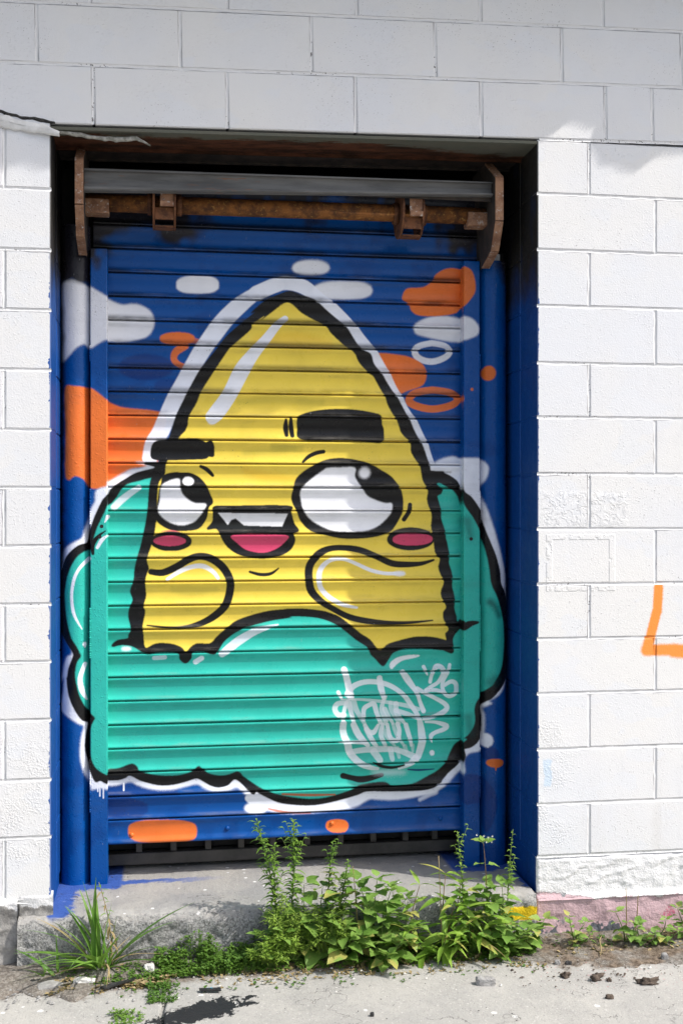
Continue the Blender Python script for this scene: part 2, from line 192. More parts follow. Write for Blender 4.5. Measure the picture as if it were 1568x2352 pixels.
# ------------------------------------------------------------------ the mural, rasterised here from its outlines (mm on the shutter plane)
MX0, MX1, MZ0, MZ1, MPX = -0.05, 1.70, 0.10, 2.75, 0.00125
PAINT = {'blue': (0, 76, 150), 'violet': (14, 30, 100), 'white': (240, 241, 245), 'halo': (236, 240, 250), 'tag': (236, 241, 246),
         'orange': (228, 116, 52), 'rust': (190, 92, 48), 'yellow': (240, 213, 84), 'gold': (232, 180, 44), 'dirty': (150, 150, 62), 'teal': (50, 186, 170),
         'duskteal': (14, 62, 62), 'black': (20, 20, 22), 'pink': (214, 74, 112), 'navy': (2, 36, 100), 'bare': (38, 34, 33)}
MURAL = [['p','violet',6,0.55,1,[394,1990,389,1975,375,1962,353,1951,326,1944,296,1941,265,1943,238,1949,217,1959,203,1972,198,1986,203,2001,217,2014,238,2024,265,2032,296,2035,326,2033,353,2027,375,2017,389,2004]],['p','violet',6,0.4,1,[416,1925,414,1917,407,1910,397,1904,384,1900,369,1899,355,1900,342,1903,332,1909,326,1915,323,1923,326,1931,332,1938,342,1944,355,1947,369,1949,384,1948,397,1945,407,1939,414,1932]],['p','violet',4,0.5,0,[163,505,255,500,407,487,407,455,236,456,300,426,303,398,273,380,163,385]],['p','violet',3,0.5,1,[1447,497,1494,502,1527,485,1567,432,1573,380,1553,316,1533,285,1520,318,1510,395,1447,398]],['p','violet',4,0.6,1,[1581,576,1579,568,1575,561,1567,556,1557,552,1547,551,1536,553,1526,557,1519,563,1514,570,1512,578,1514,586,1519,593,1526,598,1536,602,1547,603,1557,601,1567,597,1575,591,1579,584]],['p','white',4,0.93,1,[0,2271,50,2283,104,2259,161,2227,210,2209,259,2213,302,2196,321,2169,323,2135,302,2100,259,2083,210,2075,161,2075,128,2058,104,2043,83,2059,56,2044,33,2019,3,1997,-9,2082,-9,2179]],['p','white',3,0.93,1,[554,2290,552,2277,543,2269,529,2262,509,2258,478,2256,447,2256,427,2259,413,2265,404,2273,402,2285,404,2298,413,2306,427,2312,447,2317,478,2319,509,2319,529,2316,543,2310,552,2302]],['p','white',4,0.9,1,[957,2364,954,2355,945,2347,931,2341,912,2337,888,2335,865,2335,846,2338,832,2343,823,2350,820,2360,823,2369,832,2377,846,2383,865,2387,888,2389,912,2389,931,2386,945,2380,954,2373]],['p','white',4,0.9,1,[1116,2285,1111,2272,1099,2263,1079,2256,1050,2252,1006,2249,961,2249,933,2252,913,2258,900,2266,896,2279,900,2293,913,2301,933,2308,961,2313,1006,2315,1050,2315,1079,2313,1099,2307,1111,2299]],['p','white',4,0.9,1,[1273,2161,1321,2190,1388,2199,1446,2191,1480,2180,1503,2152,1498,2123,1465,2107,1448,2103,1396,2106,1321,2119,1277,2132]],['s','white',4,0.85,[11.3],[1340,2097,1292,2085,1272,2063,1292,2038,1340,2028,1388,2044,1405,2066,1388,2088,1340,2097]],['p','orange',4,1,1,[15,1900,50,1910,101,1905,128,1890,163,1863,210,1844,271,1838,320,1833,363,1818,360,1762,333,1699,333,1637,247,1624,186,1586,158,1557,104,1554,80,1585,50,1595,30,1581,16,1609,18,1755]],['p','orange',3,1,1,[468,2094,466,2085,458,2079,446,2074,429,2071,406,2069,382,2070,366,2072,354,2076,346,2082,344,2091,346,2100,354,2106,366,2111,382,2114,406,2116,429,2115,446,2113,458,2108,466,2102]],['s','orange',5,0.7,[12.6,7.9,3.8],[450,2088,493,2082,524,2082]],['s','orange',4,0.95,[14.1,12.6,11.3,10.7,9.4,6.3],[432,2066,400,2043,394,2018,413,1998,450,1989,506,1983]],['p','orange',3,1,1,[1229,2269,1247,2297,1306,2303,1340,2326,1355,2352,1396,2375,1446,2374,1480,2353,1491,2288,1465,2244,1446,2226,1426,2209,1358,2198,1292,2199,1262,2215,1249,2240,1231,2253]],['p','orange',3,1,1,[1122,2049,1203,2051,1262,2041,1306,2017,1318,1981,1306,1941,1247,1918,1203,1906,1144,1970]],['s','orange',3,0.95,[13.4],[1342,1923,1277,1911,1251,1884,1277,1864,1342,1852,1411,1866,1435,1888,1411,1913,1342,1923]],['p','orange',3,1,1,[1568,1983,1566,1974,1563,1967,1557,1961,1550,1957,1542,1955,1534,1956,1527,1960,1522,1966,1518,1974,1517,1982,1518,1991,1522,1998,1527,2004,1534,2009,1542,2010,1550,2009,1557,2005,1563,1999,1566,1991]],['p','orange',2,1,1,[1483,1922,1483,1920,1482,1918,1481,1917,1479,1916,1477,1916,1476,1916,1474,1917,1473,1918,1472,1920,1471,1921,1472,1923,1473,1925,1474,1926,1476,1927,1477,1927,1479,1927,1481,1926,1482,1925,1483,1923]],['p','orange',2,1,1,[1600,542,1598,536,1594,532,1587,529,1579,527,1567,527,1555,528,1546,530,1539,534,1535,538,1533,544,1535,550,1539,554,1546,557,1555,559,1567,559,1579,558,1587,556,1594,552,1598,548]],['s','orange',1.5,1,[5.0,1.6],[1567,531,1567,516]],['p','orange',2,1,1,[1027,319,1025,311,1020,305,1012,300,1000,298,985,298,969,299,958,303,949,308,944,314,942,323,944,331,949,338,958,342,969,344,985,345,1000,343,1012,340,1020,335,1025,328]],['p','orange',3,1,1,[476,323,472,304,460,295,440,289,410,286,353,287,298,291,268,296,248,304,236,314,232,333,236,352,248,361,268,367,298,370,353,369,410,366,440,360,460,353,472,342]],['s','halo',5,0.95,[26.7,28.3,29.8,29.8,29.8,29.8,31.4,31.4,28.3,23.6,20.4],[309,1663,320,1713,348,1760,391,1862,437,1948,484,2035,534,2110,581,2171,636,2224,691,2263,770,2294]],['s','halo',4,0.95,[28.3,25.1,23.6,25.1,25.1,23.6,22.0,20.4,18.8,17.3,17.3,17.3,17.3,17.3],[691,2263,754,2293,802,2303,865,2289,921,2246,1002,2181,1050,2127,1099,2072,1140,2016,1189,1929,1234,1849,1279,1778,1312,1705,1333,1644]],['p','halo',4,0.97,1,[326,1648,300,1636,276,1627,243,1622,217,1610,191,1595,163,1576,160,1560,141,1555,124,1544,121,1527,121,1507,108,1484,102,1464,94,1435,84,1408,74,1378,50,1365,27,1351,11,1333,5,1313,2,1287,0,1221,0,1122,8,1056,21,1023,39,993,39,972,24,964,15,941,8,908,3,874,12,890,9,835,0,781,24,756,66,728,81,718,72,676,69,615,81,560,105,510,108,498,139,502,163,496,195,497,239,507,264,495,300,482,347,475,393,476,439,484,476,490,500,477,528,466,561,464,593,467,619,474,645,453,664,433,648,447,670,427,695,401,730,387,790,375,867,372,931,375,1001,380,1060,390,1102,411,1138,410,1190,406,1242,409,1295,417,1341,425,1361,434,1401,465,1434,496,1451,515,1447,558,1467,582,1500,588,1510,594,1513,605,1525,645,1529,685,1527,725,1521,744,1542,757,1554,765,1544,773,1584,798,1607,836,1614,887,1626,1008,1626,1136,1618,1159,1614,1196,1610,1241,1598,1279,1587,1317,1571,1373,1552,1433,1532,1493,1509,1546,1513,1564,1532,1591,1540,1617,1538,1643,1509,1667,1448,1669,1422,1677,1383,1669,1352,1655,1329,1633,1191,1609]],['p','halo',4,1,1,[729,395,727,389,721,383,712,379,700,377,688,376,675,378,663,381,654,386,648,392,646,398,648,404,654,410,663,414,675,416,688,417,700,415,712,412,721,407,727,401]],['s','halo',5,1,[18.8,15.7],[688,414,664,434]],['p','halo',3,1,1,[1557,626,1556,618,1553,611,1547,606,1541,602,1533,601,1526,603,1519,607,1514,612,1511,620,1510,628,1511,636,1514,643,1519,648,1526,652,1533,653,1541,651,1547,647,1553,641,1556,634]],['s','halo',2,1,[2.2],[1539,613,1539,601]],['s','halo',1.5,1,[2.1],[130,509,130,491]],['s','halo',1.5,1,[2.1],[137,509,137,474]],['s','halo',1.5,1,[2.1],[149,508,149,467]],['s','halo',1.5,1,[2.1],[217,494,217,478]],['s','halo',1.5,1,[2.6],[217,503,217,478]],['s','halo',8,0.6,[6.3,8.2,9.4],[1295,404,1335,422,1354,429]],['p','black',3.5,1,1,[366,1647,333,1631,320,1624,286,1616,253,1605,224,1587,200,1572,174,1551,163,1530,147,1511,131,1478,118,1448,108,1418,102,1398,95,1368,89,1359,69,1354,44,1337,23,1313,11,1283,3,1244,-3,1188,-3,1122,3,1056,18,1023,37,993,47,973,42,953,31,924,26,891,24,890,30,835,48,786,75,743,96,730,90,693,87,639,99,583,111,546,123,525,139,529,163,517,200,517,222,524,232,532,245,531,273,513,310,500,347,492,393,493,439,503,474,513,495,503,523,486,551,478,584,483,598,495,612,504,631,493,655,469,678,449,689,458,725,437,771,414,835,403,899,400,956,407,1008,418,1060,432,1095,445,1170,442,1269,440,1321,443,1361,460,1401,500,1431,528,1451,567,1447,596,1447,600,1472,605,1496,622,1513,650,1517,678,1517,718,1513,742,1517,758,1534,773,1554,785,1602,839,1614,877,1618,933,1620,1008,1618,1084,1614,1140,1602,1178,1587,1204,1583,1245,1575,1279,1563,1317,1548,1354,1532,1396,1517,1445,1509,1474,1490,1504,1471,1527,1448,1545,1438,1580,1410,1603,1376,1616,1337,1621]],['p','teal',3,1,1,[311,1591,270,1580,233,1570,210,1551,191,1521,174,1501,163,1493,154,1471,141,1444,128,1415,118,1385,111,1359,105,1339,98,1336,76,1327,56,1309,37,1276,23,1234,16,1181,19,1128,27,1076,40,1029,56,1003,69,976,72,964,60,946,54,923,53,894,56,871,67,828,84,791,102,769,120,749,114,735,105,711,102,675,105,620,117,583,134,564,162,547,163,556,200,559,227,568,248,572,264,562,273,548,300,538,347,528,402,526,444,535,462,544,481,557,500,545,518,530,556,520,589,523,622,534,645,512,674,490,702,472,725,462,771,444,835,429,899,422,956,428,1008,443,1047,458,1073,470,1157,476,1190,462,1242,464,1282,472,1321,490,1361,511,1394,549,1414,587,1427,609,1457,634,1447,637,1467,655,1484,682,1489,710,1486,739,1492,766,1505,786,1509,798,1525,808,1554,831,1563,844,1583,877,1596,922,1602,990,1600,1046,1593,1084,1583,1122,1571,1159,1556,1189,1548,1216,1544,1253,1536,1302,1525,1347,1511,1388,1500,1415,1482,1448,1463,1474,1448,1497,1438,1527,1418,1550,1391,1565,1356,1574,1306,1497,454,1155,392,1405,330,1580]],['s','duskteal',18,0.7,[12.8,11.0,9.2],[1548,1137,1563,1122,1579,1088]],['s','duskteal',22,0.45,[16.5,12.8],[1459,1437,1471,1385]],['s','duskteal',22,0.5,[20.2,16.5],[1563,848,1548,840]],['s','duskteal',22,0.4,[17.7,11.8],[1463,711,1476,655]],['s','rust',2.5,0.9,[3.8,5.0,3.1],[784,445,879,437,976,435]],['s','rust',2.5,0.85,[2.5,4.4,1.6],[733,392,803,378,886,372]],['p','black',3,1,1,[811,2274,854,2261,897,2245,933,2217,984,2176,1027,2134,1071,2070,1108,2049,1122,2013,1159,1963,1196,1906,1225,1863,1255,1806,1284,1748,1314,1690,1332,1625,1344,1574,1329,1629,1345,1599,1356,1574,1356,1542,1370,1490,1372,1452,1385,1410,1389,1376,1397,1354,1403,1316,1401,1286,1414,1244,1414,1199,1424,1157,1422,1119,1432,1082,1434,1059,1448,1069,1448,1043,1422,1006,1418,968,1416,946,1383,958,1372,960,1305,966,1240,966,1194,954,1174,925,1155,903,1129,929,1109,949,1096,975,1057,1001,1018,1033,980,1060,928,1081,864,1090,800,1091,749,1088,818,1087,755,1079,698,1067,653,1055,610,1034,572,1003,553,975,534,959,491,970,457,964,454,945,435,927,415,943,413,962,379,969,342,969,299,964,269,980,244,993,208,997,180,991,177,997,196,1012,232,1018,235,1033,244,1052,235,1095,238,1126,250,1157,241,1188,253,1225,257,1269,269,1318,281,1362,293,1418,302,1474,306,1530,312,1579,330,1633,340,1643,363,1708,377,1733,384,1747,379,1737,394,1787,407,1825,431,1875,456,1925,481,1970,512,2014,549,2059,581,2103,625,2142,662,2174,706,2213,668,2189,718,2233,768,2259]],['p','yellow',2.5,1,1,[779,2222,800,2231,822,2223,854,2197,897,2173,940,2149,962,2125,1013,2079,1049,2051,1064,2023,1100,1980,1122,1963,1159,1898,1174,1863,1210,1798,1225,1762,1255,1726,1262,1690,1292,1639,1303,1596,1314,1545,1325,1502,1295,1610,1310,1576,1323,1546,1322,1512,1335,1467,1339,1444,1337,1411,1348,1346,1352,1316,1368,1294,1364,1267,1372,1237,1383,1207,1374,1173,1379,1143,1393,1116,1383,1097,1385,1067,1399,1041,1401,1029,1391,1018,1395,995,1385,997,1345,1006,1286,1009,1227,998,1174,983,1140,963,1109,1000,1070,1026,1031,1059,992,1088,960,1101,928,1110,864,1118,800,1119,749,1119,799,1118,736,1112,672,1097,616,1077,578,1050,547,1022,522,997,478,998,454,986,436,969,423,983,392,996,355,1001,324,998,293,986,287,1032,284,1064,293,1113,287,1135,296,1169,293,1219,299,1250,306,1268,299,1300,312,1343,324,1387,330,1430,328,1428,334,1447,338,1564,361,1603,365,1634,371,1653,411,1734,435,1763,450,1802,466,1834,444,1788,450,1819,475,1863,493,1907,537,1977,549,1996,587,2053,612,2079,669,2131,675,2150,719,2182,706,2166,770,2215]],['s','dirty',20,0.35,[9.8,13.7,7.9],[649,1683,748,1695,827,1700]],['s','dirty',16,0.3,[12.6,18.8,12.6],[392,1193,454,1186,541,1191]],['s','dirty',14,0.3,[10.6,14.1,10.6],[626,1869,768,1878,926,1870]],['s','dirty',14,0.3,[9.8,11.8],[749,1706,849,1699]],['s','gold',22,0.4,[11.8,17.7,11.8],[649,1620,728,1597,827,1589]],['s','gold',20,0.35,[21.2,31.8,21.2],[697,2090,839,2093,948,2081]],['s','halo',3,0.97,[11.0,14.1,17.3,22.0,28.3,26.7,28.3,25.1],[794,2174,763,2147,722,2095,675,2039,637,1983,593,1896,549,1832,531,1812]],['p','halo',4,0.8,1,[541,1792,541,1791,539,1789,536,1787,533,1786,529,1786,525,1786,521,1787,519,1789,517,1790,516,1792,517,1794,519,1796,521,1797,525,1798,529,1799,533,1798,536,1797,539,1796,541,1794]],['p','black',2,1,1,[319,1711,334,1723,361,1727,415,1730,469,1733,493,1727,502,1721,508,1719,518,1724,526,1727,534,1713,536,1702,536,1674,528,1670,518,1672,512,1666,499,1662,454,1660,377,1657,334,1657,315,1665,313,1688]],['p','black',3,1,1,[839,1812,865,1828,909,1839,961,1845,1021,1846,1078,1841,1123,1833,1145,1824,1149,1794,1157,1774,1155,1734,1135,1725,1090,1731,1005,1734,909,1732,845,1739,840,1774]],['s','black',2.5,1,[4.7,9.8,7.1],[796,1805,796,1778,799,1750]],['s','black',2.5,1,[4.7,9.0,7.9],[814,1812,815,1782,820,1748]],['s','black',2.5,1,[5.5,7.5,7.1,5.5],[489,1634,508,1625,524,1611,532,1602]],['s','black',2.5,1,[4.3,7.1,7.5,7.1],[858,1652,881,1673,909,1686,935,1691]],['p','black',3,1,1,[357,1599,388,1610,423,1610,454,1608,485,1592,508,1564,520,1537,532,1506,516,1486,508,1447,481,1412,435,1404,388,1406,350,1424,332,1447,336,1494,344,1548,350,1572]],['p','white',2.5,1,1,[353,1568,384,1585,413,1589,415,1564,423,1537,442,1517,469,1502,508,1499,500,1478,485,1455,462,1433,423,1422,388,1429,357,1447,338,1474,344,1513,346,1548]],['p','white',2,1,1,[465,1581,464,1576,461,1571,456,1567,451,1565,444,1564,438,1565,432,1567,428,1571,425,1575,424,1580,425,1585,428,1590,432,1594,438,1596,444,1597,451,1596,456,1594,461,1590,464,1586]],['p','black',3,1,1,[925,1652,961,1663,1005,1666,1054,1660,1102,1647,1143,1625,1184,1601,1213,1565,1229,1525,1229,1489,1217,1449,1188,1405,1143,1385,1078,1375,1005,1375,941,1387,889,1402,853,1437,837,1473,819,1517,825,1556,837,1592,873,1624]],['p','white',2.5,1,1,[949,1631,997,1633,1050,1632,1051,1601,1066,1573,1082,1549,1098,1529,1131,1513,1164,1503,1190,1501,1186,1473,1168,1445,1135,1417,1090,1401,1030,1398,969,1402,921,1421,885,1445,863,1473,853,1509,849,1544,865,1568,897,1596,933,1622]],['p','white',5,1,1,[1107,1614,1106,1608,1103,1602,1098,1598,1093,1595,1086,1594,1080,1595,1074,1598,1070,1602,1067,1608,1066,1614,1067,1620,1070,1625,1074,1630,1080,1633,1086,1634,1093,1633,1098,1630,1103,1626,1106,1620]],['s','black',2.5,1,[7.9,8.6,8.6],[1258,1497,1252,1473,1235,1443]],['p','black',2.5,1,1,[537,1489,590,1491,803,1492,813,1470,827,1427,843,1403,823,1391,829,1367,815,1336,779,1314,720,1303,665,1307,618,1321,586,1345,567,1372,547,1410,512,1408,532,1435,534,1470]],['p','white',1.5,0.95,0,[551,1466,803,1464,783,1417,645,1421,629,1435,614,1447,598,1441,586,1423,571,1443]],['p','pink',2,1,1,[596,1382,633,1390,669,1392,748,1389,804,1383,795,1363,768,1340,728,1324,688,1324,649,1335,622,1356]],['p','black',2.5,1,1,[455,1365,452,1354,441,1345,426,1338,406,1333,383,1332,361,1333,342,1338,326,1346,316,1355,312,1365,316,1376,326,1385,342,1392,361,1397,383,1399,406,1397,426,1392,441,1385,452,1375]],['p','pink',2,1,1,[436,1366,434,1360,425,1355,413,1351,396,1349,378,1348,361,1349,345,1352,332,1356,324,1361,321,1366,324,1372,332,1377,345,1381,361,1384,378,1385,396,1384,413,1381,425,1377,434,1372]],['s','pink',2,0.8,[0.8,2.4,0.8],[350,1401,384,1403,415,1398]],['p','black',2.5,1,1,[1348,1370,1344,1358,1331,1346,1312,1338,1287,1332,1260,1330,1233,1332,1208,1338,1189,1347,1176,1358,1172,1371,1176,1383,1189,1394,1208,1403,1233,1409,1260,1411,1287,1409,1312,1403,1331,1394,1344,1383]],['p','pink',2,1,1,[1342,1369,1339,1361,1329,1355,1313,1350,1292,1347,1266,1346,1240,1347,1220,1350,1204,1355,1194,1361,1191,1369,1194,1377,1204,1384,1220,1389,1240,1392,1266,1393,1292,1391,1313,1388,1329,1383,1339,1377]],['s','black',3,1,[10.7,12.6,13.2,13.2,12.6,13.8,14.5,14.5,14.5,14.5,13.8,10.7,6.3,4.4,2.5],[313,1256,355,1253,404,1274,441,1297,478,1310,522,1304,566,1273,592,1229,594,1185,578,1135,541,1097,491,1070,429,1056,367,1057,299,1065]],['s','halo',3,0.95,[5.0,7.5,8.2,8.8,7.5,5.7],[370,1229,410,1254,454,1272,497,1275,534,1254,551,1232]],['s','black',3,1,[4.4,6.3,5.7,2.5],[666,1253,704,1243,742,1246,770,1265]],['s','black',3,1,[4.4,8.2,11.3,11.9,11.3,11.9,10.7,11.3,13.8,14.5,14.5,14.5,12.6,10.7,11.3,10.7,8.2,5.0,2.5],[1344,1292,1299,1279,1240,1276,1187,1281,1135,1304,1070,1330,1005,1339,954,1335,915,1315,885,1277,880,1226,890,1182,922,1146,967,1117,1031,1084,1109,1067,1187,1060,1266,1062,1342,1068]],['s','halo',3,0.95,[4.4,7.5,8.8,8.8,9.4,9.4,7.5,6.3,6.3,6.9,6.3,6.3],[1057,1119,1005,1131,960,1155,925,1191,917,1229,928,1267,960,1294,1005,1298,1051,1282,1109,1256,1161,1244,1200,1243]],['p','halo',3,0.9,1,[1240,1242,1239,1239,1236,1237,1231,1235,1224,1234,1217,1233,1209,1234,1203,1235,1198,1237,1194,1240,1193,1243,1194,1245,1198,1248,1203,1250,1209,1251,1217,1251,1224,1251,1231,1250,1236,1248,1239,1245]],['s','halo',4,0.8,[9.5,11.2,12.3,11.9],[270,1557,237,1535,207,1511,184,1488]],['s','halo',2,1,[5.8,1.7],[163,1454,154,1434]],['s','halo',2,0.95,[3.4,6.5,5.1],[161,1386,144,1372,128,1345]],['s','halo',2,1,[7.1,5.4,5.4,5.1,5.1,5.1,1.7],[100,1307,69,1276,50,1240,41,1194,41,1154,50,1108,75,1060]],['p','halo',2,1,1,[90,1006,90,1003,89,1001,88,1000,86,998,84,998,82,999,80,1000,79,1001,78,1004,77,1006,78,1009,79,1011,80,1012,82,1014,84,1014,86,1014,88,1012,89,1011,90,1008]],['s','halo',2,1,[3.4,1.0],[84,1005,85,994]],['s','halo',2,1,[6.9,8.2,8.8,2.5],[85,937,69,889,75,846,91,812]],['s','halo',3,0.85,[2.5,12.6,15.7,12.6],[767,1061,691,1040,628,1005,566,959]],['s','halo',3,0.65,[7.5],[324,948,362,950]],['s','halo',3,0.8,[9.4],[471,931,492,944]],['p','halo',4,1,1,[243,982,242,980,240,978,236,977,231,976,226,976,221,976,216,977,212,979,210,981,209,983,210,985,212,987,216,988,221,989,226,989,231,989,236,988,240,986,242,984]],['p','white',1.5,0.92,1,[1180,899,1184,914,1208,932,1249,941,1288,941,1290,935,1270,929,1233,922,1208,908,1188,891]],['s','black',2.5,1,[1.4,4.8,7.8,8.5,5.1],[157,1404,137,1390,121,1372,111,1352,113,1324]],['p','black',1.5,1,1,[1448,1058,1471,1068,1505,1064,1478,1052,1448,1035]],['s','black',3,1,[11.0,9.8,11.8,11.0,7.9],[1007,502,1037,494,1070,487,1106,490,1151,500]],['s','navy',2,0.9,[2.7,4.3,2.0],[1249,518,1290,514,1348,516]],['p','halo',8,0.45,1,[1245,507,1242,504,1232,501,1217,500,1198,499,1177,499,1157,500,1138,502,1123,505,1114,508,1110,512,1114,515,1123,517,1138,519,1157,520,1177,520,1198,519,1217,516,1232,514,1242,510]],['s','tag',2.2,0.93,[11.4,11.8,13.0],[1010,892,1025,842,1034,794]],['s','tag',2.2,0.82,[11.8,10.2,9.8,9.4,9.0,8.6,9.0,8.6,10.2,13.7,14.1,11.8],[1023,802,1045,829,1086,844,1135,843,1184,828,1229,797,1261,756,1282,723,1294,691,1301,650,1299,602,1288,566]],['s','tag',2.2,0.82,[12.2,12.2,13.0,13.0,12.2,9.8,5.9],[1007,695,1008,659,1023,618,1033,586,1062,553,1102,532,1135,525]],['s','tag',2.2,0.82,[5.9,9.4,13.0],[1216,524,1249,537,1278,558]],['s','tag',2.2,0.88,[10.2,11.8,6.7],[1142,859,1149,819,1157,783]],['s','tag',2.2,0.88,[10.2,12.2,8.6,6.7,9.0],[1227,879,1249,849,1278,808,1292,775,1308,733]],['s','tag',2.2,0.85,[7.9,7.1,7.5,8.6,9.0,8.2,6.7,5.5],[1284,816,1315,798,1356,777,1389,757,1398,740,1377,724,1336,710,1307,704]],['s','tag',2.2,0.85,[4.7,6.7,9.8,8.6,7.1,7.1,1.2],[1315,693,1356,690,1394,675,1385,662,1352,651,1334,637,1338,616]],['p','tag',2,0.95,1,[1350,575,1350,572,1348,569,1346,567,1343,566,1341,566,1338,566,1335,568,1333,570,1332,573,1331,576,1332,579,1333,582,1335,584,1338,585,1341,586,1343,585,1346,584,1348,581,1350,578]],['s','tag',2.2,0.85,[7.1,3.1],[1308,896,1321,867]],['s','tag',2.2,0.85,[6.7,7.1,9.0,8.6,8.6,7.1,6.7,5.9],[1334,839,1340,873,1356,897,1377,892,1381,870,1365,838,1340,823,1316,809]],['s','tag',2.2,0.85,[5.9,6.3,5.9],[1316,809,1356,809,1389,797]],['s','tag',2.2,0.85,[5.9,7.1,7.5,7.5,7.5,7.9,8.6,7.9,6.7],[1407,902,1394,866,1381,834,1384,801,1406,785,1429,800,1432,829,1414,839,1389,826]],['s','tag',2.2,0.82,[7.1,4.7],[989,809,1001,785]],['s','tag',2.2,0.75,[9.0,9.8,9.8,9.0,8.6],[1017,770,987,767,977,747,989,727,1011,726]],['s','tag',2.2,0.8,[6.7,7.1,9.0,8.6,7.1],[1005,695,1011,738,1025,774,1037,734,1045,698]],['s','tag',2.2,0.6,[11.8,9.8,6.3],[1045,773,1057,741,1086,692]],['s','tag',2.2,0.82,[7.1,8.6,8.6,9.4,8.6,7.9],[1082,709,1085,744,1102,758,1122,762,1133,727,1145,695]],['s','tag',2.2,0.7,[6.7,8.6,10.2,6.7],[1163,791,1151,743,1163,706,1163,690]],['s','tag',2.2,0.7,[9.4,7.9,5.1],[1163,742,1175,718,1192,690]],['s','tag',2.2,0.7,[10.2,9.8,5.1],[1204,761,1208,725,1237,688]],['s','tag',2.2,0.6,[3.5,4.7,5.9,7.1,7.9,7.1],[1005,783,1062,782,1118,776,1184,766,1249,752,1290,739]],['s','tag',2.2,0.7,[8.6,8.2,7.1],[1204,737,1249,722,1290,707]],['s','tag',2.2,0.55,[7.1,7.9,5.9],[1184,766,1188,734,1216,689]],['s','tag',2.2,0.85,[11.0,12.2,7.9],[1045,690,1066,649,1098,612]],['s','tag',2.2,0.85,[7.1,9.0,9.0,5.9],[1088,686,1102,662,1122,659,1137,685]],['s','tag',2.2,0.8,[9.0,9.0,5.9],[1094,670,1118,624,1131,609]],['s','tag',2.2,0.75,[7.1,9.0,6.7],[1153,687,1148,647,1163,610]],['s','tag',2.2,0.85,[7.1,8.2,8.6,8.2,7.9],[1171,686,1184,636,1208,629,1217,661,1208,689]],['s','tag',2.2,0.8,[8.2,8.2,5.1],[1241,684,1253,644,1261,607]],['s','tag',2.2,0.5,[5.9,6.7,4.7],[1192,686,1208,645,1233,608]],['s','tag',2.2,0.5,[5.1,7.1,3.9],[1151,691,1167,646,1200,607]],['s','tag',2.2,0.85,[2.0,6.7,5.9],[991,627,1057,626,1094,621]],['s','tag',2.2,0.7,[9.8,11.0,11.8,9.8,11.8],[1031,588,1086,595,1151,596,1208,591,1278,562]],['s','tag',2.2,0.65,[13.7,11.8],[1122,587,1143,557]],['s','tag',2.2,0.6,[10.6,8.6],[1184,595,1190,559]],['s','tag',2.2,0.4,[8.6,5.9],[1208,597,1216,564]],['s','tag',2.2,0.4,[7.9,5.9],[1237,604,1245,584]],['s','tag',2.2,0.4,[6.7,4.7],[1266,607,1268,583]],['s','black',2,1,[2.7,5.9,5.9,3.1],[1118,549,1151,534,1192,528,1233,536]]]

def catmull(P, closed):
    n = len(P); o = []
    for i in range(n if closed else n - 1):
        if closed: a, b, c, d = P[i - 1], P[i], P[(i + 1) % n], P[(i + 2) % n]
        else: a, b, c, d = P[max(i - 1, 0)], P[i], P[i + 1], P[min(i + 2, n - 1)]
        for t in (0, .25, .5, .75):
            o.append(.5 * (2 * b + (c - a) * t + (2 * a - 5 * b + 4 * c - d) * t * t + (3 * b - a - 3 * c + d) * t ** 3))
    if not closed: o.append(P[-1])
    return np.array(o)

def blur(a, sig):
    k = int(math.ceil(sig * 2.5))
    if k < 1: return a
    w = np.exp(-.5 * (np.arange(-k, k + 1) / sig) ** 2); w /= w.sum()
    for ax in (0, 1):
        p = np.pad(a, [(k, k) if i == ax else (0, 0) for i in (0, 1)])
        a = sum(w[i] * (p[i:i + a.shape[0]] if ax == 0 else p[:, i:i + a.shape[1]]) for i in range(2 * k + 1))
    return a

def lownoise(h, w, cell, rng):
    g = rng.random((int(h / cell) + 3, int(w / cell) + 3)); yy = np.arange(h) / cell; xx = np.arange(w) / cell
    y0 = yy.astype(int); x0 = xx.astype(int); fy = (yy - y0)[:, None]; fx = (xx - x0)[None]
    fy = fy * fy * (3 - 2 * fy); fx = fx * fx * (3 - 2 * fx)
    return (g[y0][:, x0] * (1 - fy) + g[y0 + 1][:, x0] * fy) * (1 - fx) + (g[y0][:, x0 + 1] * (1 - fy) + g[y0 + 1][:, x0 + 1] * fy) * fx

